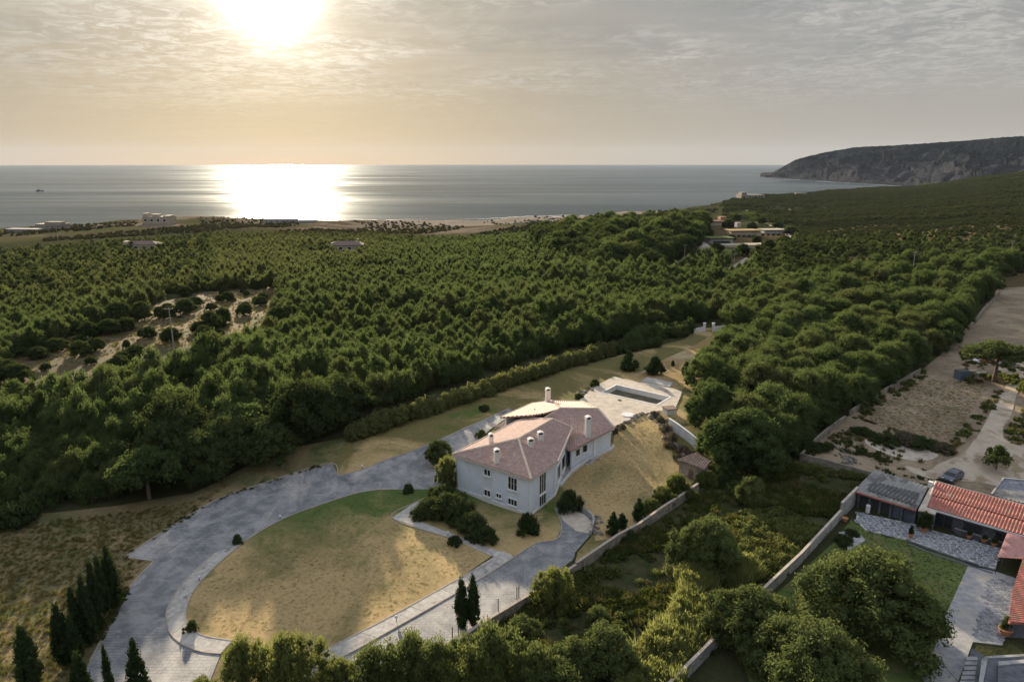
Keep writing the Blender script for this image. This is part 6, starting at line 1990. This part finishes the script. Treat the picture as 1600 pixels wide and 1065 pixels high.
# foreground trees along the bottom edge
for (px, py, s, sz, kind, m, lab) in [
    (318, 1110, .60, .8, 'bush', L_BRIGHT, 'pale flowering shrub at the bottom edge beside the loop path'),
    (352, 1125, .62, .75, 'bush', L_GREY, 'dry-looking shrub at the bottom edge, next to the flowering one'),
    (385, 1092, .95, 1.05, 'bright', L_BRIGHT, 'light green tree at the bottom edge, left of the brightest one'),
    (458, 1095, 1.25, 1.15, 'bright', L_BRIGHT, 'brightest bushy tree at the bottom edge below the oval lawn'),
    (530, 1100, .85, .75, 'bright', L_BRIGHT, 'small light tree at the bottom edge where the path passes'),
    (586, 1098, 1.1, .95, 'bright', L_GARDEN, 'mid green tree at the bottom edge beside the path end'),
    (640, 1092, 1.25, 1.08, 'bright', L_GARDEN, 'mid green tree at the bottom edge in front of the lower drive'),
    (690, 1105, 1.15, 1.15, 'bright', L_GARDEN, 'pine-like tree at the bottom edge below the twin cypresses'),
    (768, 1100, 1.45, 1.38, 'bright', L_GARDEN, 'tallest pine-like tree at the bottom edge near the stone wall'),
    (735, 1120, 1.1, 1.1, 'bright', L_BRIGHT, 'yellowish tree at the bottom edge between two pine-like ones'),
    (830, 1105, 1.1, 1.1, 'bright', L_GARDEN, 'mid green tree at the bottom edge under the compact round bush'),
    (870, 1120, 1.0, 1.0, 'round', L_GARDEN, 'rounded dark tree cut by the bottom edge'),
    (985, 1120, .7, .7, 'round', L_BRIGHT, 'small light tree cut by the bottom edge beside the reeds')]:
    tp(kind, px, py - 12, s * 1.02, sz * 1.04, lab, mat=m)

# trees and bushes at the clearing in the forest
for i, (px, py, s, sz, kind) in enumerate([(126, 556, .95, .8, 'round'), (150, 548, .85, .7, 'round'), (140, 527, 1.2, .9, 'round'), (172, 522, 1.3, .9, 'round'), (198, 545, .4, .5, 'round'), (222, 500, 1.2, 1.2, 'round'), (186, 506, 1.5, 1.4, 'round'),
                                           (250, 497, .7, .8, 'round'), (266, 497, .7, .8, 'round'), (290, 490, 1.3, 1.0, 'round'), (312, 520, .9, .7, 'round'), (330, 517, 1.2, 1.15, 'round'), (350, 505, 1.0, 1.0, 'round'), (318, 530, .9, .8, 'round'),
                                           (350, 461, .7, .6, 'round'), (343, 470, .55, .45, 'round'), (362, 470, .6, .35, 'round'), (290, 463, 1.0, .8, 'round'), (210, 552, .3, .35, 'round'), (30, 600, 1.3, .95, 'round'), (6, 598, 1.4, 1.1, 'round'), (10, 560, 1.6, 1.2, 'round'),
                                           (436, 512, 1.35, 1.3, 'round'), (478, 508, 1.1, 1.0, 'round'), (384, 482, .6, .5, 'round'), (330, 484, .7, .5, 'round'), (400, 472, .5, .4, 'round'), (60, 560, 1.0, .6, 'round'), (90, 548, 1.1, .7, 'round')]):
    tp(kind, px, py, s, sz, 'dark rounded bush at the edge of the dry clearing in the forest', group='bushes round the clearing', name='clearing_bush')

r0 = np.random.default_rng(77)
n_c = 0
while n_c < 34:
    a_, b_ = r0.uniform(10, 500), r0.uniform(445, 600)
    if not in_poly(np.array([a_]), np.array([b_]), [(30, 575), (100, 545), (240, 480), (340, 458), (450, 448), (500, 470), (430, 530), (300, 560), (200, 585), (100, 605)])[0]: continue
    n_c += 1; s_ = r0.uniform(.3, 1.0) ** 1.5
    tp('round' if s_ > .35 else 'bush', a_, b_, s_ * 1.1, s_ * .8, 'dark rounded bush at the edge of the dry clearing in the forest', group='bushes round the clearing', name='clearing_bush')

for i, (px, py, s, sz) in enumerate([(1092, 366, 1.1, .9), (1104, 372, .9, .8), (1138, 358, 1.1, 1.0), (1142, 378, .6, .6), (1175, 360, .9, .9), (1182, 380, .7, .6), (1215, 358, 1.0, .9), (1235, 368, 1.1, .9), (1120, 396, .8, .7), (1160, 400, .9, .8), (1200, 392, .9, .8), (1098, 352, 1.3, 1.1), (1150, 346, 1.2, 1.0), (1190, 350, 1.0, .9), (1225, 384, 1.0, .8), (1080, 362, 1.2, 1.1)]):
    tp('dark', px, py, s, sz, 'dark tree growing close round the modern estate on the knoll', group='trees round the estate', name='estate_tree')

# rock garden shrubs and terrace edge plants
for i, (px, py, s, sz) in enumerate([(1040, 676, .9, 1.2), (1049, 690, 1.0, 1.3), (1044, 700, .8, .9), (1064, 706, .9, 1.0), (1022, 652, .8, .9), (960, 676, .7, .8), (972, 670, .6, .7), (1032, 660, .7, .9), (1076, 712, .7, .8), (1060, 718, .6, .7)]):
    tp('dryshrub', px, py, s, sz, 'greyish dry shrub among the rocks between the villa garden and the white wall', group='dry shrubs among the rocks')


# --- hedges: one thing each, every bush of it a part
def hedge(pts, h, w, label, mat, sp=2.3, seed=0):
    rr = random.Random(seed); P = [Gd(*p) for p in pts]; base = P[0]
    o = empty('hedge', base, label=label, cat='hedge')
    acc = 0; prev = P[0]; L = []
    for a, b in zip(P, P[1:]):
        k = max(1, int((b - a).length / sp)); L += [a.lerp(b, j / k) for j in range(k)]
    for i, p in enumerate(L):
        for row in (0, 1):
            me = PROTO['shrub'][rr.randrange(4)][0]
            c = bpy.data.objects.new('bush', me); COL.objects.link(c); c.parent = o
            q = p - base + Vector((rr.uniform(-.4, .4), row * w * .45 + rr.uniform(-.3, .3), 0)); q.z = Hz(p.x, p.y) - base.z
            c.location = q; s = w / 3.2 * rr.uniform(.85, 1.15); c.scale = (s, s, h / 2.0 * rr.uniform(.82, 1.12)); c.rotation_euler = (0, 0, rr.uniform(0, 6))
            c.material_slots[0].link = 'OBJECT'; c.material_slots[0].material = mat


hedge([(548, 688), (600, 671), (700, 638), (800, 604), (888, 574), (962, 553)], 3.5, 3.6, 'long scalloped hedge between the lawn strip and the pine plantation', L_HEDGE, seed=1)
hedge([(962, 553), (1000, 545), (1040, 540)], 2.4, 4.0, 'lower loose hedge continuing the long one towards the gate', L_GREY if False else L_DARK, seed=2)
hedge([(985, 540), (1010, 531), (1040, 527), (1070, 524), (1084, 516)], 4.0, 5.0, 'tall rounded hedge bushes beside the entrance gate', L_PINE, sp=3.0, seed=3)
hedge([(-80, 842), (-20, 830), (40, 818), (92, 806)], 3.6, 4.0, 'dense clipped dark hedge at the left edge of the meadow', L_DARK, seed=4)

rest, counts = forest()
print('forest stuff', len(rest), counts)
# low-detail kinds for far away
far_pine = settint(crown_mesh('far_pine', 1001, p_round, 2.8, .3, 5.0, 40, .75, 1000, .36, stretch=1.5, up=.7), L_PINE)
far_round = settint(crown_mesh('far_round', 1002, p_round, 2.9, .2, 4.8, 34, .95, 900, .38), L_DARK)
far_pine2 = settint(crown_mesh('far_pine_b', 1003, p_pine, 2.6, .3, 5.6, 38, .72, 950, .36, stretch=1.5, up=.7), L_PINE)
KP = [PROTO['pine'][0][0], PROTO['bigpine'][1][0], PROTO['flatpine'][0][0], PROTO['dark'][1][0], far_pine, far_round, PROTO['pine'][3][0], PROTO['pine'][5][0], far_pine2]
r_ = np.random.default_rng(5)
k0 = (rest[:, 3] == 0); rest[k0, 3] = r_.choice([0, 6, 7], k0.sum())
k4 = (rest[:, 3] == 4); rest[k4, 3] = r_.choice([4, 8], k4.sum())
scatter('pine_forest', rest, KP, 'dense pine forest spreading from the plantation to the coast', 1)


# --- scrub on the right hand hills, coast scrub, clearing weeds
def scrub():
    out = []
    r = np.random.default_rng(9)
    # hills
    for n, d0, d1, s0, s1 in ((26000, 380, 900, .7, 1.3), (75000, 800, 2900, 1.3, 2.6)):
        a = r.uniform(.27, .98, n); d = np.sqrt(r.uniform(d0 ** 2, d1 ** 2, n))
        x = d * a / np.hypot(1, a); y = d / np.hypot(1, a); z = hfun(x, y); px, py = project(x, y, z)
        cd = np.interp(a, _ca, _cd)
        m = (d < cd - 20) & (px > 1130) & (px < 1700) & ~in_poly(px, py, FOREST)
        for h in HOLES: m &= ~in_poly(px, py, h)
        den = np.sin(x * .012 + 2 * np.sin(y * .008)) + np.sin(y * .02 + x * .01)
        brown = (d < 760) & (px > 1290)
        m &= r.uniform(0, 1, n) < np.where(brown, .4, .85 + .3 * den)
        out.append(np.stack([x[m], y[m], z[m] - .3, r.choice([0, 1], m.sum()), r.uniform(s0, s1, m.sum()) * .5], 1))
    # coast behind the forest
    n = 9000; a = r.uniform(-.85, .32, n); cd = np.interp(a, _ca, _cd); d = cd - r.uniform(20, 380, n)
    x = d * a / np.hypot(1, a); y = d / np.hypot(1, a); z = hfun(x, y); px, py = project(x, y, z)
    t = cd - d; m = ~in_poly(px, py, FOREST) & (r.uniform(0, 1, n) < np.clip((t - 20) / 200, .08, 1)) & (np.sin(x * .03 + np.sin(y * .02)) > -.3)
    out.append(np.stack([x[m], y[m], z[m] - .2, r.choice([0, 1], m.sum()), r.uniform(.35, .8, m.sum())], 1))
    return np.concatenate(out)


scr = scrub()
L_SCRUB = leafmat('scrub_leaves', (.026, .038, .018), (.088, .104, .044), .22, (.10, .12, .03), (.085, .07, .04))
scr_m1 = settint(crown_mesh('scrub_a', 1101, p_dome, 3.0, -.3, 3.6, 20, 1.2, 300, .62), L_SCRUB)
scr_m2 = settint(crown_mesh('scrub_b', 1102, p_dome, 2.6, -.3, 3.0, 16, 1.1, 260, .60), L_SCRUB)
scatter('hill_scrub', scr, [scr_m1, scr_m2], 'dark low scrub covering the hills above the bay and the coast', 2)


# --- ground plants: weeds in the overgrown plot, reeds, grass tufts
def tuft_mesh(name, seed, n, h, r, w, mat):
    g = np.random.default_rng(seed); a = g.uniform(0, 6.28, n); q = g.uniform(0, r, n)
    base = np.stack([q * np.cos(a), q * np.sin(a), np.zeros(n)], 1)
    tip = base + np.stack([g.normal(0, .3, n) * h, g.normal(0, .3, n) * h, h * g.uniform(.5, 1.1, n)], 1)
    s = np.stack([np.sin(a * 3), np.cos(a * 3), np.zeros(n)], 1) * w
    mid = (base + tip) / 2 + g.normal(0, .06, (n, 3)) * h
    V = np.stack([base - s * .4, mid + s, tip, mid - s], 1).reshape(-1, 3)
    me = mesh_np(name, V, np.arange(n * 4).reshape(-1, 4))
    at = me.attributes.new('tint', 'FLOAT', 'POINT'); at.data.foreach_set('value', np.repeat(g.uniform(0, 1, n), 4).astype(np.float32))
    me.materials.append(mat); return me


def fill(polys, n, seed, holes=(), kinds=(0,), s0=.7, s1=1.3, clump=None):
    r = np.random.default_rng(seed); out = []
    for poly in polys:
        W = [Gd(*p) for p in poly]; xs = [p.x for p in W]; ys = [p.y for p in W]
        x = r.uniform(min(xs), max(xs), n); y = r.uniform(min(ys), max(ys), n)
        m = in_poly(x, y, [(p.x, p.y) for p in W])
        for h in holes:
            Wh = [Gd(*p) for p in h]; m &= ~in_poly(x, y, [(p.x, p.y) for p in Wh])
        if clump: m &= (np.sin(x * clump + 2 * np.sin(y * clump * .7 + seed)) + np.sin(y * clump * 1.3 + x * .4 * clump) + r.normal(0, .5, n)) > .1
        x, y = x[m], y[m]
        out.append(np.stack([x, y, hfun(x, y), r.choice(kinds, len(x)), r.uniform(s0, s1, len(x))], 1))
    return np.concatenate(out)


PLOT = [(700, 1040), (835, 945), (900, 902), (965, 858), (1034, 814), (1094, 776), (1120, 738), (1190, 722), (1250, 726), (1350, 752), (1325, 790), (1200, 922), (1040, 1085), (680, 1110)]
weed_m = leafmat('weed_leaves', (.028, .04, .014), (.085, .105, .03), .3)
weed_y = leafmat('dry_weed_leaves', (.10, .085, .04), (.22, .18, .09), .3)
weeds = [crown_mesh('weed_a', 1201, p_dome, .9, -.1, .8, 12, .35, 160, .17), crown_mesh('weed_b', 1202, p_dome, .6, -.1, .6, 8, .28, 110, .15), tuft_mesh('weed_c', 1203, 60, .9, .5, .05, weed_y), crown_mesh('weed_d', 1204, p_dome, 1.0, -.1, 1.2, 14, .4, 220, .17)]
weeds[0].materials.append(weed_m); weeds[1].materials.append(weed_y); weeds[3].materials.append(L_BRIGHT)
wp = np.concatenate([fill([PLOT], 12000, 1, kinds=(0, 0, 0, 2), clump=.25), fill([PLOT], 1700, 2, kinds=(1, 1, 3), s0=.6, s1=1.1, clump=.45),
                     fill([[(1160, 800), (1230, 800), (1290, 830), (1230, 880), (1180, 900), (1150, 860)]], 900, 3, kinds=(3, 0, 1), s0=.6, s1=1.2)])
YARD = [(1256, 714), (1305, 676), (1335, 650), (1450, 690), (1500, 695), (1490, 722), (1465, 735), (1500, 756), (1365, 742)]
wy = fill([YARD], 900, 31, kinds=(1, 2, 0), s0=.4, s1=1.1, clump=.3)
we = fill([[(1337, 640), (1440, 578), (1450, 588), (1345, 655)], [(1480, 700), (1560, 608), (1568, 615), (1500, 705)], [(1240, 728), (1350, 745), (1360, 752), (1240, 735)], [(1500, 600), (1500, 540), (1640, 545), (1640, 600)], [(1570, 690), (1600, 640), (1650, 640), (1650, 720)]], 500, 32, kinds=(0, 1, 2, 3), s0=.5, s1=1.3)
we2 = fill([[(196, 868), (254, 828), (329, 782), (382, 762), (454, 738), (519, 721), (519, 726), (454, 744), (382, 768), (329, 788), (254, 835)], [(157, 1003), (180, 962), (202, 921), (196, 919), (172, 962), (150, 1003)]], 900, 33, kinds=(0, 2), s0=.25, s1=.6)
wp = np.concatenate([wp, wy, we, we2])
scatter('undergrowth', wp, weeds, 'tangled weeds and brambles covering the overgrown plot', 3)
# reeds
reed_mesh = [tuft_mesh('reed_a', 1301 + i, 230, 2.5, 1.0, .10, L_REED) for i in range(2)]
REED = [[(1045, 985), (1060, 940), (1085, 930), (1110, 950), (1108, 990), (1075, 1040), (1050, 1085), (985, 1090), (990, 1030), (1015, 1005)], [(1063, 905), (1080, 895), (1100, 905), (1110, 930), (1080, 935)], [(1130, 905), (1160, 885), (1180, 900), (1150, 925)]]
rp = fill(REED, 420, 5, kinds=(0, 1), s0=.55, s1=1.0)
reed_mesh += [crown_mesh('reed_b', 1310, p_dome, 1.3, 0, 2.0, 16, .5, 700, .2, stretch=1.8, up=.6, core=True, inner=.4)]; reed_mesh[2].materials.append(L_REED)
rp[:, 3] = np.where(np.arange(len(rp)) % 3 == 0, rp[:, 3], 2)
scatter('reeds', rp, reed_mesh, 'pale green reed bed in the overgrown plot', 4)
# grass tufts
gr_tan = leafmat('dry_grass_blades', (.30, .21, .10), (.50, .37, .19), .35, (.5, .36, .12))
gr_ol = leafmat('olive_grass_blades', (.13, .12, .045), (.26, .22, .10), .3)
gm = [tuft_mesh('tuft_a', 1401, 22, .16, .30, .03, gr_tan), tuft_mesh('tuft_b', 1402, 22, .20, .30, .03, gr_ol), tuft_mesh('tuft_c', 1403, 30, .45, .4, .035, gr_ol), tuft_mesh('tuft_d', 1404, 26, .22, .35, .03, weed_m)]
lawn_in = [(557, 775), (640, 769), (676, 770), (640, 785), (604, 810), (700, 845), (765, 870), (700, 905), (600, 961), (515, 1005), (440, 1010), (365, 995), (325, 988), (305, 975), (297, 950), (320, 912), (380, 858), (454, 812)]
t1 = fill([lawn_in], 9000, 11, kinds=(0, 0, 1), s0=.4, s1=.9)
t2 = fill([[(-120, 1060), (-120, 850), (90, 812), (200, 800), (300, 785), (375, 745), (325, 780), (254, 826), (190, 868), (228, 878), (190, 925), (165, 965), (130, 1030), (100, 1100)]], 14000, 12, kinds=(1, 1, 0, 2), s0=.5, s1=1.2)
t3 = fill([[(560, 690), (700, 645), (800, 612), (905, 580), (985, 560), (1070, 540), (1120, 520), (1100, 560), (1000, 585), (900, 610), (800, 630), (700, 672), (535, 735)], [(970, 650), (1030, 660), (1040, 740), (1000, 790), (930, 790), (900, 745), (960, 700)]], 5000, 13, kinds=(0, 0, 0, 1), s0=.4, s1=.8)
t4 = fill([[(1340, 655), (1440, 592), (1545, 600), (1490, 690), (1400, 675)]], 5000, 14, kinds=(1, 0), s0=.6, s1=1.3)
t5 = fill([[(30, 590), (100, 535), (240, 480), (440, 450), (420, 510), (300, 540), (180, 555)]], 5000, 15, kinds=(0, 1, 2), s0=.8, s1=1.8)
t6 = fill([[(1330, 820), (1430, 850), (1512, 888), (1495, 940), (1465, 1010), (1300, 1060), (1220, 930), (1300, 855)]], 9000, 16, kinds=(3,), s0=.3, s1=.6)
scatter('grass_tufts', np.concatenate([t1, t2, t3, t4, t5, t6]), gm, 'dry grass tufts on the lawns and meadows', 5)

# ------------------------------------------------------------------ haze: one closed box of air round everything
HX = 30000.0
hz = MB().box((0, 0, (SEA_Z - 9 + 620) / 2), (2 * HX, 2 * HX, 620 - SEA_Z + 9)).build('haze', None)
hz.data.materials.clear()
hm = bpy.data.materials.new('air'); hm.use_nodes = True; hm.node_tree.nodes.clear()
hg = G(hm.node_tree)
pv = hg.node('ShaderNodeVolumePrincipled', {'Color': (.66, .78, .98), 'Density': HAZE, 'Anisotropy': .05})
hg.node('ShaderNodeOutputMaterial', {1: pv.outputs[0]})
hz.data.materials.append(hm)
tag(hz, kind='stuff')
